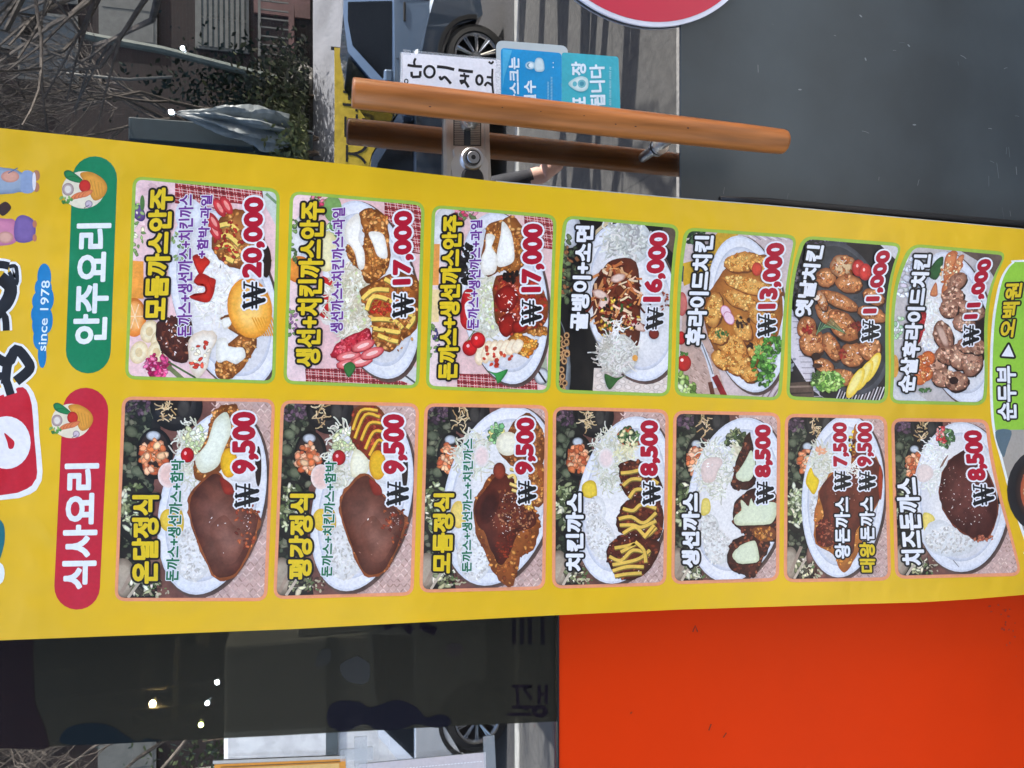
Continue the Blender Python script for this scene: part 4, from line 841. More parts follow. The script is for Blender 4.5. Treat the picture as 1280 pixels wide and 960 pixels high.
# window with orange panel; the dark film is added for a dark reflection
win = empty('shop_window',(-.6,0,0),'shop window left of the banner with a film added as a dark reflection','shop window')
XW = -1.6
MB().box((XW,0,zo-.01),(XM,.008,2.36)).build('glass_pane',WGL,win,world=True)
MB().box((XW,-.008,zo-.001),(XM,-.0005,zo+.0012)).build('window_frame',alu,win,world=True)
film = bpy.data.materials.new('reflection_film'); film.use_nodes = True; n = film.node_tree.nodes; L = film.node_tree.links
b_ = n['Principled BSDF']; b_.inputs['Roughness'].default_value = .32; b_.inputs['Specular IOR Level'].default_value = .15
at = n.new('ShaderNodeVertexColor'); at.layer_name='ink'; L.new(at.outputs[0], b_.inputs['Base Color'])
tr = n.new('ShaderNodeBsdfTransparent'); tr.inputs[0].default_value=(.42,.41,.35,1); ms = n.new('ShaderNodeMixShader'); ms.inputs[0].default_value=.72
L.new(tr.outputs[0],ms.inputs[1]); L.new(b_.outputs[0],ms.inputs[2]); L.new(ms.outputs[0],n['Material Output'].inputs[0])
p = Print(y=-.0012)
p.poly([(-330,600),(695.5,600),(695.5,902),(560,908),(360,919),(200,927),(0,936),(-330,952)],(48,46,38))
fl = p.build('dark_reflection_film',film,win)
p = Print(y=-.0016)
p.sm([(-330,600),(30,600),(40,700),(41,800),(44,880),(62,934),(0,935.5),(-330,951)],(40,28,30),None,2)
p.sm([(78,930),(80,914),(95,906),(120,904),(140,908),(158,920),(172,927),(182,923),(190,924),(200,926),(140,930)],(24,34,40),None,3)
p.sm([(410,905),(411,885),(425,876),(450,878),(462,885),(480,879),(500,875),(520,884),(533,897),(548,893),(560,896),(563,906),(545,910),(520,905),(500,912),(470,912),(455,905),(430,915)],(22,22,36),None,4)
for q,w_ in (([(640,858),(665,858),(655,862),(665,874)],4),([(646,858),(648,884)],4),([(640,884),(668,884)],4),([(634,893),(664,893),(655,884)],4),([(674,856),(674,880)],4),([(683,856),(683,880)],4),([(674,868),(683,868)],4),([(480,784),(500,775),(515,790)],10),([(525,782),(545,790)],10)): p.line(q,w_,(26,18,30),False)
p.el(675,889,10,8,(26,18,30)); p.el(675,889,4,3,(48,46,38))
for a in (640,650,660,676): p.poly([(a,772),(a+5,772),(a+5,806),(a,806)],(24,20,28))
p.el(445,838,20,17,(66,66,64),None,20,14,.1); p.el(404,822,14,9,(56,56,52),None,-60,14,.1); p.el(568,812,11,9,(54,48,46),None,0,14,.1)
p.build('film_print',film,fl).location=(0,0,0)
org = mat('orange_panel',(214,52,6),.42,noise=.05,scale=2.2,bump=.0003,bscale=14,spec=.1,lin_=(.76,.04,.0002),rvar=.05)
opo = MB().box((XW,-.006,zo2),(XM,.012,zo-.0015),.0008).build('orange_panel',org,win,world=True)
p = Print(y=-.0066,k=.8,seed=2)
for q in ([(866,790),(869,782),(872,790)],[(886,913),(889,905)],[(904,922),(908,916)],[(788,892),(790,890)]): p.line(q,1.3 if q[0][0]<1000 else 2.2,(110,30,10) if q[0][0]<1000 else (150,44,16),False)
p.scat([(1232,752),(1268,758),(1272,824),(1262,815)],22,(1,2.2),[(206,52,10),(198,50,14)])
p.build('scuff_marks',PAPER,opo,world=True).location=(0,0,0)
MB().box((XW,-.008,0),(XM,.012,zo2-.003)).build('base_plate',mat('near_black_metal',(22,21,22),.5),win,world=True)
MB().box((XW-.06,-.02,0),(XW,.04,2.36)).build('window_frame',alu,win,world=True)
# ---- stickers and papers
def paper(name, q, y, label, cat, c, r=3, m=PAPER, th=.0004, group=None):
    b = MB(); rc = rrect(q, r, 4, 1) if r else q
    c0 = G(sum(a for a,_ in q)/4, sum(b__ for _,b__ in q)/4, y); o = empty(name, c0, label, cat, group)
    pr = Print(y=y); pr.poly(rc, c); pr.build('sheet', m, o)
    bb = MB(); bb.ngon([G(a,b__,y+.00001) for a,b__ in rc], th); bb.build('backing', mat('paper_edge',(220,220,222),.6), o, world=True)
    return o
tape = bpy.data.materials.new('clear_tape'); tape.use_nodes=True; tn=tape.node_tree.nodes; tl_=tape.node_tree.links
tb = tn['Principled BSDF']; tb.inputs['Base Color'].default_value=(.7,.74,.76,1); tb.inputs['Roughness'].default_value=.25
tt = tn.new('ShaderNodeBsdfTransparent'); tm = tn.new('ShaderNodeMixShader'); tz = tn.new('ShaderNodeTexNoise'); tz.inputs['Scale'].default_value=120; tr_=tn.new('ShaderNodeMapRange'); tr_.inputs[3].default_value=.05; tr_.inputs[4].default_value=.6
tl_.new(tz.outputs[0],tr_.inputs[0]); tl_.new(tr_.outputs[0],tm.inputs[0]); tl_.new(tt.outputs[0],tm.inputs[1]); tl_.new(tb.outputs[0],tm.inputs[2]); tl_.new(tm.outputs[0],tn['Material Output'].inputs[0])
ps = paper('pull_sign',[C(50,108),C(580,150),C(580,337),C(44,282)],-.001,'white paper sign with handwritten black Korean words for please pull, above the wooden handle','paper sign',(240,240,244),0)
p = Print(490,40,4.267,y=-.0012)
for q,w_ in (([(83,176),(120,182),(160,184)],8),([(122,182),(118,160),(126,140)],7),([(104,212),(106,240)],8),([(106,240),(152,238)],8),([(150,238),(151,208)],8),
  ([(240,184),(290,190),(332,200)],9),([(254,236),(262,252),(280,240),(300,258),(314,276)],8),([(354,202),(392,208),(432,212)],9),([(362,232),(412,236)],7),([(385,218),(386,236)],6),([(360,262),(384,262),(398,278),(408,296)],8),([(392,240),(386,262),(366,276)],7),
  ([(536,196),(534,260),(540,330)],6),([(505,240),(536,243)],7),([(494,288),(510,270),(538,288)],7),([(516,158),(530,168),(541,156)],6)): p.line(q,w_*1.75,(22,22,26))
for cx,cy,rx,ry in ((200,212,27,30),(466,256,16,24),(76,263,9,11)):
    p.line([(cx+rx*math.cos(a*.55),cy+ry*math.sin(a*.55)) for a in range(13)],13 if rx>10 else 6,(22,22,26))
p.build('handwriting',PAPER,ps)
pm = Print(y=-.0014)
pm.poly([C(60,92),C(100,96),C(100,122),C(58,118)],(220,222,226)); pm.poly([C(110,98),C(560,140),C(560,152),C(110,112)],(220,222,226)); pm.poly([C(552,142),C(582,144),C(582,340),C(552,336)],(220,222,226)); pm.poly([C(42,108),C(58,110),C(58,284),C(42,282)],(220,222,226))
pm.build('clear_tape',tape,ps)
ms_ = paper('mask_sticker',[C(580,84),C(905,112),C(905,440),C(582,405)],-.0012,'blue sticker asking for masks, left of the teal takeout sticker on the glass','sticker',(0,146,206),5)
pb = Print(y=-.0008); pb.poly(rrect([C(556,44),C(938,74),C(946,420),C(556,384)],9,5,1),(206,216,216)); 
clr = bpy.data.materials.new('frosted_backing'); clr.use_nodes=True; clr.node_tree.nodes['Principled BSDF'].inputs['Base Color'].default_value=(.5,.56,.56,1); clr.node_tree.nodes['Principled BSDF'].inputs['Roughness'].default_value=.4
pb.build('clear_border',clr,ms_)
p = Print(490,40,4.267,y=-.0016,seed=7); W2=(222,238,246)
p.poly([(590,92),(640,97),(600,240),(590,300)],(70,176,220)); text(p,'마스크는',(686,396),(680,134),(626,396),W2,2.6); text(p,'필수',(770,398),(768,258),(704,398),W2,2.6)
p.el(738,178,28,22,(200,226,236),(120,180,206)); p.sm([(770,140),(800,142),(812,175),(808,208),(768,210),(758,178)],(206,226,232),(160,196,210)); p.el(734,178,14,13,(60,130,160)); p.el(740,178,12,12,(226,240,244)); p.el(860,164,3,4,W2); p.el(860,188,3,4,W2)
for x,a,b in ((832,266,380),(850,240,390)):
    y = a
    while y < b: p.line([(x-4,y),(x+3,y+3)],3,(150,210,232),False); p.line([(x+4,y),(x+4,y+5)],2,(150,210,232),False); y += 8
p.build('sticker_print',PAPER,ms_)
ts = paper('takeout_sticker',[C(905,108),C(1208,132),C(1219,442),C(905,430)],-.0014,'teal sticker offering takeout, right of the blue mask sticker on the glass','sticker',(58,174,190),4)
p = Print(490,40,4.267,y=-.0018)
text(p,'포',(1034,404),(1032,345),(964,404),W2,3.2); text(p,'장',(1036,232),(1036,158),(956,232),W2,3.2); text(p,'됩니다',(1140,402),(1134,172),(1058,404),W2,3.2)
p.sm([(940,276),(975,246),(1010,236),(1040,246),(1048,276),(1040,306),(1010,318),(975,308)],(206,226,226),(170,206,208)); p.el(975,277,12,14,(90,176,190)); p.el(1012,276,22,22,(110,180,190)); p.el(1012,276,12,12,(60,140,160)); 
y = 186
while y < 392: p.line([(1158,y),(1166,y+4)],3,(170,222,228),False); p.line([(1167,y),(1168,y+6)],2.4,(170,222,228),False); y += 9 if int(y)%5 else 14
p.build('sticker_print',PAPER,ts)
# round red sign
rc = G(805,-140,-.006); rad = abs(G(805,32,-.006).x-rc.x)
rs = empty('round_sign',rc,'big red round sign with white rim at the top edge of the door','round sign')
b = MB(); N = 96
b.ngon([rc+Vector((rad*math.cos(6.2832*i/N),0,rad*math.sin(6.2832*i/N))) for i in range(N)],.0035); b.build('rim',mat('white_print',(222,222,232),.35,lin_=(.78,.78,.84)),rs,world=True)
b = MB(); b.ngon([rc+Vector((rad*.967*math.cos(6.2832*i/N),-.0006,rad*.967*math.sin(6.2832*i/N))) for i in range(N)],.0006); b.build('red_face',mat('red_print',(206,40,62),.35,noise=.03,lin_=(.58,.03,.062)),rs,world=True)
# notices at the bottom left of the window
n1 = paper('notice_paper',[(268,955.5),(432,948.5),(434,1040),(268,1048)],-.0012,'orange bordered notice taped low on the left window, beside the pale sheet','notice',(226,150,50),0)
p = Print(y=-.0016); p.poly([(266,951),(432,944.5),(432,948.5),(266,955)],(196,190,180)); p.poly([(276,961),(424,954),(426,1030),(276,1038)],(232,186,110)); p.line([(276,959),(426,952)],1,(120,90,50),False); p.build('notice_print',PAPER,n1)
n2 = paper('notice_paper',[(448,955.5),(607,940.5),(609,1040),(449,1052)],-.0012,'pale pinkish sheet taped low on the left window, beside the orange bordered notice','notice',(206,196,196),0)
p = Print(y=-.0016,seed=8)
for i in range(26): x = 500+i*4; p.line([(x,961-i*.36),(x+2.5,960.6-i*.36)],1,(240,240,240),False)
p.build('notice_print',PAPER,n2)
p = Print(y=-.0018); p.poly([(443,922),(459,921),(459,962),(443,964)],(220,222,226)); p.poly([(425,938),(466,934),(466,950),(425,952)],(220,222,226)); p.build('clear_tape',tape,n2)
p = Print(y=-.0018); p.poly([(604,921),(618,919),(620,960),(605,962)],(220,222,226)); p.build('clear_tape',tape,n2)
# ---- shop building shell and room
sh = empty('shop_building',(0,2,0),'single storey shop building that holds the door and window','shop')
plaster = mat('grey_plaster',(150,146,140),.8,bump=.002,bscale=60)
MB().box((-9,-.02,0),(XW-.06,.25,3.3)).build('wall',plaster,sh,world=True)
MB().box((1.08,-.02,0),(9,.25,3.3)).build('wall',plaster,sh,world=True)
MB().box((XW-.06,-.02,2.36),(1.08,.25,3.3)).build('wall',plaster,sh,world=True)
dark = mat('dark_interior_paint',(46,44,38),.7)
MB().box((-9,4.3,0),(9,4.5,3.3)).build('wall',dark,sh,world=True)
for x in (-9.2,9): MB().box((x,-.02,0),(x+.2,4.5,3.3)).build('wall',dark,sh,world=True)
MB().box((-9.2,-.02,3.3),(9.2,4.5,3.5)).build('roof',plaster,sh,world=True)
MB().box((-9,.012,2.62),(9,4.3,2.66)).build('ceiling',dark,sh,world=True)
MB().box((-9,.012,-.05),(9,4.3,-.001)).build('floor',mat('brown_floor',(70,52,40),.4),sh,world=True)
cab = empty('cabinet',(-1.4,3.2,0),'dark brown cabinet with steel handle inside the shop','cabinet')
MB().box((-2.4,3.2,0),(-.5,3.8,1.1),.01).build('cabinet_body',mat('dark_brown_wood',(64,46,36),.4),cab,world=True)
hq = G(597,838,3.15); hb = MB(); hb.tube([G(577,815,3.1),G(580,832,3.1)],.01,8); hb.build('handle',chrome,cab,world=True)
fr_ = empty('room_screen',G(210,830,2.4),'grey framed partition inside the shop behind the dark reflection film','partition')
for a,b__ in (((400-0,795),(400,795)),): pass
g_ = mat('pale_grey_metal',(150,150,148),.5)
def post(x0,y0,x1,y1,yy,r): 
    b = MB(); b.tube([G(x0,y0,yy),G(x1,y1,yy)],r,8); return b
post(222,780,218,902,2.4,.012).build('post',g_,fr_,world=True); post(178,818,178,880,2.4,.005).build('post',g_,fr_,world=True); post(191,802,190,852,2.4,.005).build('post',g_,fr_,world=True); post(178,818,191,802,2.4,.005).build('post',g_,fr_,world=True)
b = MB(); b.ngon([G(243,770,2.5),G(262,770,2.5),G(262,812,2.5),G(243,800,2.5)],.03); b.build('panel',g_,fr_,world=True)
def lamp(px,py,yy,r,colr,s,label,grp=None):
    c = G(px,py,yy); o = empty('ceiling_lamp',Vector((c.x,c.y,2.62)),label,'lamp',grp)
    b = MB(); b.ball(c,r,(1,1,1),14,10); b.build('bulb',emit('lamp_glow',colr,s*18),o,world=True,smooth=True)
    b = MB(); b.tube([c+Vector((0,0,r*.8)),Vector((c.x,c.y,2.62))],.006,6); b.build('cord',blk,o,world=True)
lamp(228,60,1.6,0.0065,(240,246,255),60,'white lamp seen through the door glass nearer the top corner')
lamp(214,140,1.6,0.0079,(236,244,255),60,'white lamp seen through the door glass just above the banner edge')
lamp(190.5,879.5,1.6,0.0101,(255,214,140),70,'warm yellow lamp seen through the dark reflection film')
lamp(271,853,1.6,0.0072,(240,246,255),40,'small white lamp seen through the dark reflection film, nearest the banner')
lamp(259,879,1.6,0.0072,(214,236,255),30,'bluish lamp seen through the dark reflection film, in the middle of the row')
lamp(251,906,1.6,0.0079,(226,232,120),25,'yellow green lamp seen through the dark reflection film, lowest of the row')
# ================================================================== THE STREET BEHIND THE CAMERA (seen mirrored in the glass)
def struct(o): o['kind'] = 'structure'; return o
pave = bpy.data.materials.new('concrete_paving'); pave.use_nodes=True; n=pave.node_tree.nodes; L=pave.node_tree.links
b_=n['Principled BSDF']; b_.inputs['Roughness'].default_value=.85; tc=n.new('ShaderNodeTexCoord'); br=n.new('ShaderNodeTexBrick'); br.inputs['Scale'].default_value=1; br.inputs['Brick Width'].default_value=1.2; br.inputs['Row Height'].default_value=1.2; br.inputs['Mortar Size'].default_value=.006
br.inputs['Color1'].default_value=(.115,.112,.105,1); br.inputs['Color2'].default_value=(.095,.092,.088,1); br.inputs['Mortar'].default_value=(.06,.06,.058,1); L.new(tc.outputs['Object'],br.inputs[0])
nz=n.new('ShaderNodeTexNoise'); nz.inputs['Scale'].default_value=14; nz.inputs['Detail'].default_value=8; L.new(tc.outputs['Object'],nz.inputs[0]); mx=n.new('ShaderNodeMix'); mx.data_type='RGBA'; mx.blend_type='MULTIPLY'; mx.inputs[0].default_value=.6; L.new(br.outputs[0],mx.inputs[6]); L.new(nz.outputs[0],mx.inputs[7]); L.new(mx.outputs[2],b_.inputs['Base Color'])
bu=n.new('ShaderNodeBump'); bu.inputs['Distance'].default_value=.01; L.new(nz.outputs[0],bu.inputs['Height']); L.new(bu.outputs[0],b_.inputs['Normal'])
asph = mat('asphalt',(80,80,80),.9,noise=.25,scale=30,bump=.004,bscale=120,lin_=(.045,.045,.048))
conc = mat('pale_concrete',(190,190,195),.85,noise=.2,scale=1.5,bump=.01,bscale=10,lin_=(.20,.205,.225))
struct(MB().box((-120,-120,STREET-.3),(120,60,STREET)).build('ground',asph))
struct(MB().box((-40,-5.9,STREET-.1),(40,-2.0,STREET+.12)).build('pavement',pave))
struct(MB().box((-40,-6.05,STREET-.1),(40,-5.903,STREET+.135),.01).build('kerb',mat('kerb_stone',(150,150,146),.8)))
for i,(d,z) in enumerate(((-1.95,0),(-2.25,-.17),(-2.55,-.34))):
    struct(MB().box((-9,d,STREET),(9,(0,-1.952,-2.252)[i]-.02*(i==0),z-.002 if i==0 else z),.006).build('step',mat('granite_step',(140,138,134),.7,noise=.2,scale=60)))
# rising pale concrete drive beyond the cars
mb = MB(); z8 = STREET+.004
mb.ngon([(-40,-10.6,z8),(40,-10.6,z8),(40,-14.5,1.62),(40,-15,1.62),(-40,-15,1.62),(-40,-14.5,1.62)])
mb2 = MB(); v=[(-14,-10.6,z8),(30,-10.6,z8),(30,-14.2,1.5),(-14,-14.2,1.5)]; mb2.ngon(v); o=mb2.build('concrete_ramp',conc); struct(o); mb.bm.free()
struct(MB().box((-40,-30,STREET),(40,-14.2,1.5)).build('terrace',mat('dark_soil',(60,52,44),.9,noise=.4,scale=5,bump=.05,bscale=6,lin_=(.045,.038,.03))))
nb = empty('shade_board',(-.9,-4.1,STREET+.12),'unseen dark board on two legs added to shade the pavement','shade board')  # unseen board, added only for its shadow on the pavement
MB().box((-.93,-5.4,STREET+.3),(-.87,-2.8,STREET+1.5),.01).build('board',mat('dark_green_metal',(50,60,56),.5),nb,world=True)
for y_ in (-5.2,-3.0): MB().box((-.925,y_-.03,STREET+.12),(-.875,y_+.03,STREET+.3)).build('leg',alu,nb,world=True)
# --- cars
def make_car(name, loc, rgb, label, sx=1, suv=False):
    root = empty(name, loc, label, 'car', None); H = 1.62 if suv else 1.47
    paint = mat('car_paint_%d%d%d'%rgb, rgb, .25, .35, noise=.02, coat=1); gl = mat('car_glass',(10,12,14),.1,spec=.25); trim = mat('car_trim',(20,20,22),.6); rub = mat('tyre_rubber',(20,20,20),.8); alloy = mat('alloy_rim',(200,202,206),.2,1)
    X = lambda x: x*sx
    prof = crom([(-2.25,.32),(-2.3,.62),(-2.22,.9),(-1.7,.98),(.0,.97),(.95,.96),(1.65,.86),(2.15,.7),(2.28,.5),(2.24,.3)],False,4)
    arch = lambda cx: [(cx+.38*math.cos(a),.32+.38*math.sin(a)) for a in [math.pi*k/12 for k in range(13)]]
    low = [(X(x),z) for x,z in prof]+[(X(x),z) for x,z in [(1.84,.26)]+[(c,max(.26,d)) for c,d in arch(1.4)]+[(.9,.22),(-.9,.22)]+[(c,max(.26,d)) for c,d in arch(-1.35)]+[(-1.8,.26)]]
    b = MB(); b.ngon([(x,-.9,z) for x,z in low],1.8); bmesh.ops.triangulate(b.bm,faces=[f for f in b.bm.faces if len(f.verts)>4])
    for v in b.bm.verts:
        k = max(0,(abs(v.co.x)-1.5)/.8); v.co.y *= 1-.13*k*k-.05*max(0,v.co.z-.6)
    b.build('body',paint,root)
    gh = [(-1.95,.96),(-1.5,H-.12),(-1.0,H-.02),(-.2,H),(.3,H-.06),(1.08,.93)]
    b = MB(); b.ngon([(X(x),-.86,z) for x,z in gh],1.72)
    for v in b.bm.verts: v.co.y *= 1-.24*max(0,(v.co.z-.95))/(H-.95)
    b.build('cabin',paint,root)
    def side(pts, name, m, off):
        for s in (-1,1):
            b = MB(); vs=[]
            for x,z in pts: vs.append((X(x), s*(.86*(1-.24*max(0,z-.95)/(H-.95))+off), z))
            b.ngon(vs,.012*-s); b.build(name,m,root)
    side([(-1.7,1.0),(-1.42,H-.17),(-1.0,H-.08),(-.42,H-.06),(-.42,1.0)],'side_window',gl,.006)
    side([(-.34,1.0),(-.34,H-.06),(-.1,H-.06),(.22,H-.12),(.8,1.0)],'side_window',gl,.006)
    for a,b2 in (((1.06,.955),(.33,H-.075)),((-1.93,.985),(-1.53,H-.15))):
        b = MB(); w0,w1=.76,.62; o_=.012 if a[0]>0 else -.012
        b.ngon([(X(a[0]+o_),-w0,a[1]+.01),(X(a[0]+o_),w0,a[1]+.01),(X(b2[0]+o_),w1,b2[1]+.01),(X(b2[0]+o_),-w1,b2[1]+.01)]); b.build('windscreen',gl,root)
    for x in (-.2,-1.15):
        for s in (-1,1):
            b = MB(); b.box((X(x-.12),s*.885,.83),(X(x+.12),s*.905,.86),.006); b.build('door_handle',trim,root)
    for s in (-1,1):
        b = MB(); b.box((X(.62),s*.88,1.0),(X(.8),s*1.05,1.12),.03); b.build('mirror',paint,root)
        b = MB(); b.ball((X(1.9),s*.76,.74),.17,(1.3,.5,.45),14,10); b.build('headlight',mat('lamp_lens',(200,210,220),.08,.3),root,smooth=True)
        b = MB(); b.ball((X(-2.16),s*.68,.82),.14,(.6,.8,.7),12,8); b.build('tail_light',mat('tail_red',(150,16,20),.15),root,smooth=True)
        b = MB(); b.box((X(.41),s*.888,.3),(X(.42),s*.893,.95)); b.build('door_seam',trim,root); b = MB(); b.box((X(-.39),s*.892,.3),(X(-.38),s*.896,.95)); b.build('door_seam',trim,root)
    for cx in (1.4,-1.35):
        for s in (-1,1):
            b = MB(); pr_=[]
            c = Vector((X(cx),s*.8,.33)); n_=40
            rings = [(.335,-.09),(.335,.06),(.325,.09),(.25,.105),(.235,.09)]
            for k in range(n_):
                for (r1,y1),(r2,y2) in zip(rings,rings[1:]):
                    a0,a1 = 2*math.pi*k/n_,2*math.pi*(k+1)/n_
                    b.ngon([c+Vector((r*math.cos(a),s*y,r*math.sin(a))) for r,y,a in ((r1,y1,a0),(r1,y1,a1),(r2,y2,a1),(r2,y2,a0))])
            w_ = b.build('wheel',rub,root,smooth=True)
            b = MB()
            for k in range(n_):
                a0,a1 = 2*math.pi*k/n_,2*math.pi*(k+1)/n_
                b.ngon([c+Vector((r*math.cos(a),s*y,r*math.sin(a))) for r,y,a in ((.238,.095,a0),(.238,.095,a1),(.215,.085,a1),(.215,.085,a0))])
            for k in range(10):
                a = 2*math.pi*k/10
                for da in (-.07,.07):
                    p0=c+Vector((.05*math.cos(a),s*.075,.05*math.sin(a))); p1=c+Vector((.222*math.cos(a+da),s*.088,.222*math.sin(a+da))); b.tube([p0,p1],[.014,.011],6)
            b.tube([c+Vector((0,s*.03,0)),c+Vector((0,s*.09,0))],[.06,.045],14); b.build('rim',alloy,w_)
            b = MB(); b.tube([c+Vector((0,-s*.05,0)),c+Vector((0,s*.03,0))],.23,24); b.build('brake_drum',trim,w_)
            b = MB(); 
            for k in range(14):
                a0,a1 = math.pi*k/14,math.pi*(k+1)/14
                b.ngon([Vector((X(cx)+r*math.cos(a),s*.905,max(.28,.33+r*math.sin(a)))) for r,a in ((.375,a0),(.375,a1),(.42,a1),(.42,a0))],-.03*s)
            b.build('arch_trim',trim,root)
    b = MB(); b.box((X(2.1),-.55,.32),(X(2.29),.55,.5),.02); b.build('grille',trim,root)
    return root
cB = W(600,60,6.7); make_car('parked_car',(cB.x-1.4,-7.75,STREET),(52,64,80),'dark grey blue parked car with its front wheel reflected above the paper sign')
cA = W(460,60,9.2); make_car('parked_car',(cA.x+.25,-9.9,STREET),(104,124,148),'pale blue grey parked car reflected behind the darker one',-1,True)
cC = W(575,912,6.7); make_car('parked_car',(cC.x+1.35,-7.75,STREET),(200,206,214),'silver parked car reflected low in the left window')
# white van
vx = W(340,940,9).x
van = empty('white_van',(vx,-10.2,STREET),'white box van reflected at the lower left beside the silver car','van')
VW = mat('white_paint',(226,230,234),.3,lin_=(.75,.77,.8))
MB().box((-2.3,-.95,.55),(1.3,.95,3.1),.05).build('cargo_box',VW,van); b = MB(); b.ngon([(x,-.88,z) for x,z in ((1.32,.45),(3.0,.45),(3.05,1.1),(2.6,1.5),(2.1,2.15),(1.32,2.2))],1.76); b.build('cab',VW,van)
for s in (-1,1):
    b = MB(); b.ngon([(x,s*.885,z) for x,z in ((1.6,1.35),(2.5,1.4),(2.1,2.0),(1.6,2.0))],.01*-s); b.build('side_window',mat('car_glass',(10,12,14),.1,spec=.25),van)
    for x in (-1.4,2.3): b = MB(); b.tube([(x,s*.65,.36),(x,s*.9,.36)],.36,28); b.build('wheel',mat('tyre_rubber',(20,20,20),.8),van)
b = MB(); b.box((-2.3,.96,1.7),(1.3,.975,1.85)); b.build('side_stripe',mat('van_grey',(90,100,106),.4),van)
# yellow no parking banner standing on the ramp
q = [W(418,64,11.2),W(476,64,11.2),W(476,218,11.2),W(418,218,11.2)]
x0,x1 = min(v.x for v in q),max(v.x for v in q); z0,z1 = min(v.z for v in q),max(v.z for v in q)
yb = empty('no_parking_banner',((x0+x1)/2,-11.2,z0),'yellow no parking banner with black Korean letters reflected behind the cars','banner')
MB().box((x0,-11.22,z0),(x1,-11.2,z1)).build('sheet',mat('yellow_cloth',(214,176,30),.6,bump=.02,bscale=3,lin_=(.6,.42,.03)),yb,world=True)
GLV = glyphs('주차금지'); V_,F_,_e = GLV; gx0,gx1=min(v[0] for v in V_),max(v[0] for v in V_); gy0,gy1=min(v[1] for v in V_),max(v[1] for v in V_)
me = bpy.data.meshes.new('l'); me.from_pydata([(x1-.08-(v[0]-gx0)/(gx1-gx0)*(x1-x0-.16),-11.196,z0+.12+(v[1]-gy0)/(gy1-gy0)*(z1-z0-.24)) for v in V_],[],F_); link('lettering',me,blk,yb,world=True)
for x in (x0,x1): MB().box((x-.02,-11.26,STREET),(x+.02,-11.221,z1+.05)).build('post',alu,yb,world=True)
# --- brick building beyond
bk = bpy.data.materials.new('dark_brick'); bk.use_nodes=True; n=bk.node_tree.nodes; L=bk.node_tree.links; b_=n['Principled BSDF']; b_.inputs['Roughness'].default_value=.8
tc=n.new('ShaderNodeTexCoord'); mp=n.new('ShaderNodeMapping'); mp.inputs['Rotation'].default_value=(R(90),0,0); br=n.new('ShaderNodeTexBrick'); br.inputs['Scale'].default_value=1; br.inputs['Brick Width'].default_value=.22; br.inputs['Row Height'].default_value=.075; br.inputs['Mortar Size'].default_value=.006
br.inputs['Color1'].default_value=(.022,.010,.009,1); br.inputs['Color2'].default_value=(.014,.008,.008,1); br.inputs['Mortar'].default_value=(.024,.02,.019,1); L.new(tc.outputs['Object'],mp.inputs[0]); L.new(mp.outputs[0],br.inputs[0]); L.new(br.outputs[0],b_.inputs['Base Color'])
YBLD = 18.
bd = empty('brick_building',(0,-YBLD-3,1.5),'dark brown brick building with pale windows reflected in the top left glass','building')
MB().box((-14,-YBLD-7,1.5),(30,-YBLD,9)).build('wall',bk,bd,world=True)
MB().box((-14.3,-YBLD-7.3,9),(30.3,-YBLD+.4,9.3)).build('roof',mat('grey_plaster',(150,146,140)),bd,world=True)
wf = mat('window_white',(104,104,100),.5); wp = mat('window_pane',(60,66,70),.15,spec=.5); pk = mat('pink_stone',(104,76,72),.8,noise=.2,scale=6)
for i,(a,c,kind) in enumerate(((118,-60,0),(160,14,1),(160,-160,1),(278,24,2),(60,-40,0),(60,60,0),(20,20,0),(278,-130,1),(60,-170,0),(60,880,0),(60,1010,0),(160,960,1),(160,1090,1),(250,1000,0))):
    c_ = W(a,c,YBLD); z_ = c_.z; x_ = c_.x
    o = MB().box((x_-.75,-YBLD+.002,z_-.6),(x_+.75,-YBLD+.06,z_+.6)).build('window',wf,bd,world=True)
    q = MB().box((x_-.68,-YBLD+.062,z_-.53),(x_-.03,-YBLD+.07,z_+.53)).build('pane',wp if kind!=1 else wf,o,world=True); q.location=(0,0,0)
    q = MB().box((x_+.03,-YBLD+.062,z_-.53),(x_+.68,-YBLD+.07,z_+.53)).build('pane',wp if kind!=1 else wf,o,world=True); q.location=(0,0,0)
    if kind == 2:
        for k in range(9): q = MB().box((x_-.7,-YBLD+.08,z_-.5+k*.12),(x_+.7,-YBLD+.1,z_-.43+k*.12)).build('slat',wf,o,world=True); q.location=(0,0,0)
c1,c2 = W(318,-10,YBLD),W(388,24,YBLD); MB().box((c2.x,-YBLD+.002,c2.z),(c1.x+2,-YBLD+.08,c1.z)).build('stone_band',pk,bd,world=True)
c1 = W(345,68,YBLD-1); bl = MB().box((c1.x-1.0,-YBLD+.002,c1.z-.4),(c1.x+1.3,-YBLD+1,c1.z-.28)).build('balcony',pk,bd,world=True)
for k in range(12): q = MB().box((c1.x-1+k*.2,-YBLD+.96,c1.z-.28),(c1.x-.97+k*.2,-YBLD+.99,c1.z+.32)).build('rail',wf,bl,world=True); q.location=(0,0,0)
q = MB().box((c1.x-1,-YBLD+.95,c1.z+.32),(c1.x+1.3,-YBLD+1,c1.z+.38)).build('rail',wf,bl,world=True); q.location=(0,0,0)
cb = [W(104,44,14.5),W(200,62,14.5),W(350,100,14.5)]; b = MB(); b.tube(cb,.08,8); b.build('gutter_pipe',mat('grey_green_paint',(120,130,124),.6,lin_=(.09,.11,.1)),bd,world=True)
cb = [W(60,90,14.6),W(160,100,14.6),W(215,97,14.6)]; b = MB(); b.tube(cb,.03,8); b.build('pale_pipe',wf,bd,world=True)
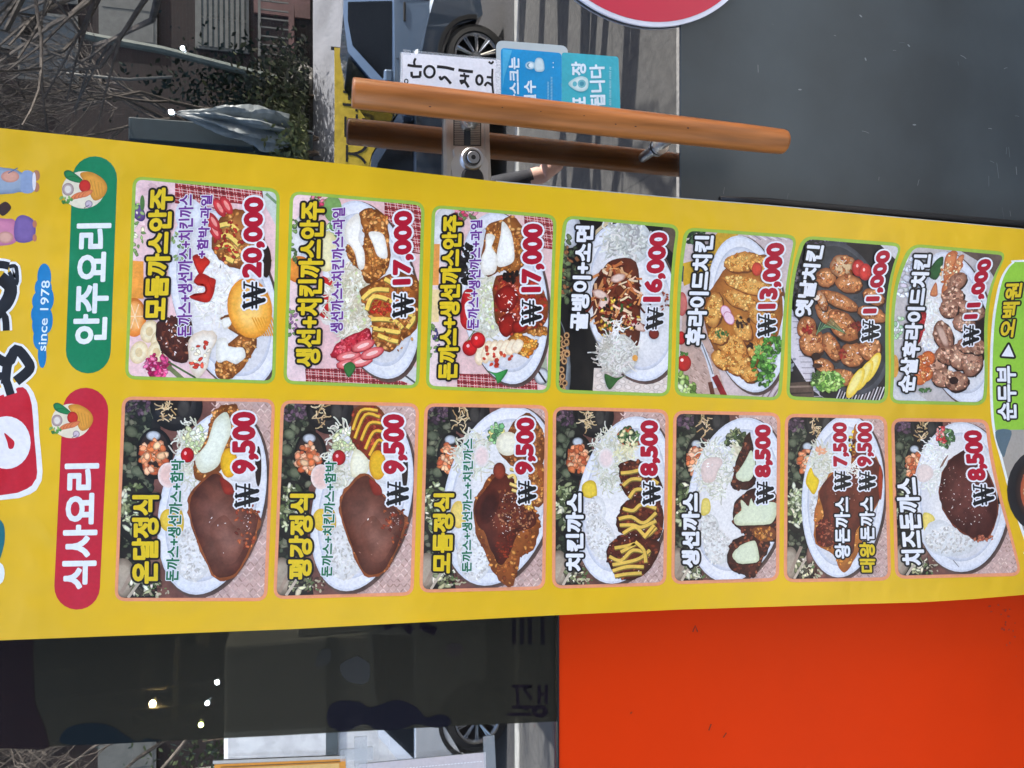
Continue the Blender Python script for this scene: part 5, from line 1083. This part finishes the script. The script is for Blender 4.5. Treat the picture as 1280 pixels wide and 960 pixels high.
# --- tarpaulin over a stall
tp = empty('covered_stall',W(300,160,13),'grey crumpled tarpaulin over a teal stall reflected above the banner edge','stall')
a,b2 = W(245,162,13.4),W(350,196,13.4); MB().box((b2.x,-14,1.5),(a.x,-13,max(1.7,a.z+1.0)),.02).build('stall_body',mat('teal_paint',(30,46,52),.5),tp,world=True)
pt, pb_ = W(222,143,12.6), W(362,166,12.6); par = empty('folded_parasol',(pb_.x,pb_.y,1.5),'grey folded parasol with loose fabric reflected beside the teal stall','parasol')
rg = random.Random(2); V=[]; F=[]; NR, NS = 46, 30
for k in range(NS+1):
    t = k/NS; c = pt.lerp(pb_,t); rr_ = .03+.30*t**.8*(1-.45*max(0,t-.75)/.25)
    for a in range(NR):
        th = 6.2832*a/NR; f = 1+.38*math.cos(8*th+1.5*math.sin(4*t+1))*min(1,3*t)+.16*math.sin(13*t+3*th)+rg.uniform(-.05,.05)
        V.append((c.x+rr_*f*math.cos(th),c.y+rr_*f*math.sin(th),c.z+rg.uniform(-.02,.02)))
for k in range(NS):
    for a in range(NR): F.append((k*NR+a,k*NR+(a+1)%NR,(k+1)*NR+(a+1)%NR,(k+1)*NR+a))
me = bpy.data.meshes.new('c'); me.from_pydata(V,[],F); link('canopy',me,mat('grey_tarp',(150,158,160),.45,lin_=(.16,.18,.185)),par,world=True)
b = MB(); b.tube([pt+Vector((0,0,.12)),Vector((pb_.x,pb_.y,1.5))],.022,8); b.build('pole',alu,par,world=True)
# --- shrubs: many small leaves
def shrub(loc, rx, ry, rz, n, cols, label, seed, name='shrub', cat='shrub', ls=.06):
    rg = random.Random(seed); V=[];F=[]; 
    for i in range(n):
        a,bb,c = rg.gauss(0,.5),rg.gauss(0,.5),rg.gauss(0,.5); s = rg.uniform(.6,1.5)*ls
        c0 = Vector((a*rx,bb*ry,abs(c)*rz+.1)); u = Vector((rg.uniform(-1,1),rg.uniform(-1,1),rg.uniform(-1,1))).normalized(); v = u.orthogonal().normalized()
        k = len(V); V += [c0+u*s, c0+v*s*.5, c0-u*s, c0-v*s*.5]; F.append((k,k+1,k+2,k+3))
    o = empty(name,loc,label,cat,None); me = bpy.data.meshes.new('f'); me.from_pydata([q[:] for q in V],[],F); link('crown',me,mat('leaf_%d%d%d'%cols,cols,.6,noise=.5,scale=9),o)
    b = MB()
    for k in range(5): b.tube([(0,0,-.1),(rg.uniform(-.3,.3)*rx,rg.uniform(-.3,.3)*ry,rz*.8)],[.03,.01],6)
    b.build('stem',mat('bark',(84,72,62),.9),o)
for i,(px,py,Y,rx,rz,col_,lab) in enumerate(((95,100,15.5,.9,2.6,(14,36,28),'tall dark green conifer shrub reflected at the top left'),(180,158,13.5,1.4,1.0,(62,68,42),'olive green shrub reflected just above the banner edge'),(285,185,12.9,.5,.5,(84,90,50),'small yellow green shrub reflected beside the teal stall'),(150,175,14,1.6,1.1,(40,44,34),'dull green shrub reflected at the foot of the brick wall'),(385,120,14.2,.8,.9,(58,58,46),'greyish shrub reflected next to the pale ramp'),(40,945,15,1.8,2.6,(70,84,60),'shrub reflected in the bottom left corner of the window'))):
    c = W(px,py,Y); shrub((c.x,c.y,1.5 if i else 1.5),rx,.7,rz,(2600 if i in(0,5) else 1500),col_,lab,30+i)
# --- boulders
rg = random.Random(8)
for i,(px,py,s) in enumerate(((300,118,.5),(335,128,.42),(262,112,.36),(365,140,.4),(280,128,.3),(350,110,.36))):
    c = W(px,py,14.8); b = MB(); b.ball((0,0,0),s,(1.5,1,.75),14,10,.10,rg); o = b.build('boulder',mat('pale_rock',(150,148,140),.9,noise=.3,scale=4,bump=.03,bscale=4,lin_=(.26,.25,.23)))
    o.location=(c.x,c.y,1.5+s*.5); tag(o,('widest pale boulder, in the middle of the heap','second pale boulder, towards the ramp','pale boulder at the upper end of the heap','pale boulder at the ramp end of the heap','smallest pale boulder in front of the widest one','low pale boulder between the two biggest')[i],'boulder','pale boulders heaped by the brick wall')
# --- bare trees
def bare(name, loc, h, seed, label, rad=.16, depth=5, group=None):
    rg = random.Random(seed); o = empty(name,loc,label,'tree',group); tk = MB(); tw = MB()
    def grow(p, d, L, r, k):
        pts=[p]; dd=d.copy()
        for _ in range(3): dd=(dd+Vector((rg.uniform(-.16,.16),rg.uniform(-.16,.16),rg.uniform(-.06,.1)))).normalized(); p=p+dd*L/3; pts.append(p)
        (tk if k<2 else tw).tube(pts,[r,r*.88,r*.76,r*.62],(10 if k<1 else 6 if k<3 else 4),k==0)
        if k < depth:
            for _ in range(3 if k<4 else 4):
                ax = Vector((rg.uniform(-1,1),rg.uniform(-1,1),rg.uniform(-.3,.9))).normalized(); nd=(dd*.75+ax*.75).normalized()
                grow(pts[-1] if rg.random()<.6 else pts[2], nd, L*rg.uniform(.62,.8), r*.55, k+1)
    lean = .05 if depth > 4 else .22
    grow(Vector((0,0,0)),Vector((rg.uniform(-lean,lean)*.3,rg.uniform(-lean,lean),1)),h*.36,rad,0)
    bk_ = mat('pale_bark',(140,130,122),.9,noise=.3,scale=12,bump=.01,bscale=30,lin_=(.085,.072,.062)); tk.build('trunk',bk_,o,smooth=True); tw.build('branches',bk_,o); return o
bare('bare_tree',tuple(Vector((W(150,60,12.5).x,-14.6,1.5))),7.0,3,'bare grey tree reflected in front of the brick building',.09,6)
bare('bare_tree',tuple(Vector((W(60,150,13).x,-14.8,1.5))),7,5,'bare tree reflected left of the conifer shrub, close to the banner edge',.07,6)
bare('bare_tree',tuple(Vector((W(300,930,12).x,-14.6,1.5))),7,9,'bare tree reflected at the lower left above the white van',.09,6)
names_ = ('bare street tree nearest the shop, right of the door','slim bare street tree second from the shop','bare street tree in the middle of the pavement','bare street tree one step from the kerb','bare street tree right at the kerb')
for i,(x,y,s,h,rd) in enumerate(((3.7,-2.95,11,5,.10),(3.5,-3.5,12,5.5,.07),(4.2,-4.05,13,6,.13),(3.9,-4.7,14,5.5,.09),(4.6,-5.4,15,6,.13),)):
    bare('street_tree',(x,y,STREET+.12),h,s,names_[i],rd,4,'bare street trees along the pavement')
for i,(x,y) in enumerate(((3.3,-3.2),(3.4,-3.8),(3.9,-4.4),(4.1,-5.05),(4.4,-5.7))):  # unseen posts added to cast shadow stripes across the pavement
    b = MB(); b.tube([(x,y,STREET+.12),(x,y,STREET+1.3)],.05+.012*i,14); b.ball((x,y,STREET+1.3),.05+.012*i,(1,1,1),12,8); o = b.build('shadow_post',mat('dark_green_metal',(50,60,56),.5)); tag(o,('dark metal post nearest the shop door','dark metal post closest to the shop wall','dark metal post in the middle of the pavement','dark metal post farthest along the pavement','dark metal post standing next to the kerb')[i],'shadow_post','unseen dark posts added to cast stripes on the pavement')

# --- the person taking the picture (one continuous skinned body), reflected between the handle's reflection and the banner
def person():
    o = empty('person',(.34,-1.52,0),'person in a dark jacket and trousers standing before the door, one hand hanging','person')
    hx = W(690,215,1.25); H = (hx.x-.34, hx.y+1.52, hx.z)
    N = [((0,0,.95),.15),((0,.0,1.15),.15),((0,.0,1.34),.165),((0,.01,1.46),.08),((0,.02,1.53),.058),((0,.03,1.62),.088),((0,.03,1.7),.085),
         ((.17,0,1.41),.07),((.235,.03,1.15),.05),(((.235+H[0])/2,H[1]-.04,H[2]+.16),.04),((H[0]-.02,H[1],H[2]+.06),.028),(H,.034),
         ((-.17,0,1.41),.07),((-.24,.12,1.2),.05),((-.3,.33,1.36),.036),((-.32,.38,1.42),.03),
         ((.09,0,.9),.1),((.11,.01,.5),.07),((.12,-.01,.1),.05),((.13,.14,.04),.04),
         ((-.09,0,.9),.1),((-.11,.01,.5),.07),((-.12,-.01,.1),.05),((-.13,.14,.04),.04)]
    E_ = [(0,1),(1,2),(2,3),(3,4),(4,5),(5,6),(2,7),(7,8),(8,9),(9,10),(10,11),(2,12),(12,13),(13,14),(14,15),(0,16),(16,17),(17,18),(18,19),(0,20),(20,21),(21,22),(22,23)]
    for k,(dz,L) in enumerate(((.030,.040),(.010,.048),(-.012,.044),(-.032,.034))):      # four fingers curled outward, then the thumb
        b0 = len(N); x,y,z = H
        N += [((x+.028,y+.012,z+dz),.0085),((x+.03+L*.6,y+.024,z+dz*1.4),.0082),((x+.03+L*1.05,y+.044,z+dz*1.55-.004),.007)]; E_ += [(11,b0),(b0,b0+1),(b0+1,b0+2)]
    b0 = len(N); N += [((H[0]-.005,H[1]+.03,H[2]+.03),.011),((H[0]+.025,H[1]+.055,H[2]+.045),.009)]; E_ += [(11,b0),(b0,b0+1)]
    x,y,z = N[15][0]
    for k in range(4): b0 = len(N); N += [((x+.02,y+.015,z+.03-.02*k),.009),((x+.07,y+.02,z+.03-.02*k),.008)]; E_ += [(15,b0),(b0,b0+1)]
    me = bpy.data.meshes.new('b'); me.from_pydata([n_[0] for n_ in N],E_,[]); ob = bpy.data.objects.new('b',me); COL.objects.link(ob)
    bpy.context.view_layer.objects.active = ob; md = ob.modifiers.new('s','SKIN'); md.use_smooth_shade = True
    for v,n_ in zip(me.skin_vertices[0].data,N): v.radius = (n_[1],n_[1]*(.72 if n_[1]>.12 else 1)); v.use_root = False
    me.skin_vertices[0].data[0].use_root = True
    ob.modifiers.new('d','SUBSURF').levels = 2; ob.modifiers['d'].render_levels = 2
    bpy.context.view_layer.update(); m2 = bpy.data.meshes.new_from_object(ob.evaluated_get(bpy.context.evaluated_depsgraph_get())); COL.objects.unlink(ob); bpy.data.objects.remove(ob)
    skin = mat('skin',(206,150,126),.5,noise=.08,lin_=(.68,.42,.34)); jk = mat('navy_jacket',(34,36,44),.8,noise=.2,scale=30); tr2 = mat('black_trousers',(24,24,28),.8); shoe = mat('dark_shoes',(30,28,28),.6)
    bo = link('body',m2,[skin,jk,tr2,shoe],o,True); Hv = Vector(H); Lv = Vector(N[15][0])
    for f in m2.polygons:
        c = f.center; hand = (c-Hv).length < .12 and c.z < H[2]+.07 or (c-Lv).length < .1 and c.z > Lv.z-.05
        f.material_index = 0 if (hand or c.z > 1.5 and abs(c.x) < .12) else 3 if c.z < .09 else 2 if c.z < .93 and abs(c.x) < .22 and (c-Hv).length > .15 else 1
    b = MB(); b.ball((0,.01,1.70),.108,(.9,1,.9),18,12); b.build('hair',mat('black_hair',(18,16,16),.5,bump=.004,bscale=80),o,smooth=True)
    for s_ in (-1,1): b = MB(); b.ball((s_*.032,.112,1.66),.010,(1,.6,.8),10,8); b.build('eye',mat('eye_dark',(30,24,22),.2),o); b = MB(); b.ball((s_*.09,.02,1.64),.024,(.4,.8,1.2),10,8); b.build('ear',skin,o,smooth=True)
    b = MB(); b.ball((0,.125,1.63),.016,(.8,1,1.4),10,8); b.build('nose',skin,o,smooth=True); b = MB(); b.ball((0,.108,1.59),.022,(1,.4,.3),10,8); b.build('mouth',mat('lips',(160,84,80),.5),o,smooth=True)
    ph = MB().box((-.085,-1.098,1.455),(.085,-1.088,1.54),.004).build('phone',blk); tag(ph,'black phone held up sideways in front of the person','phone')
person()
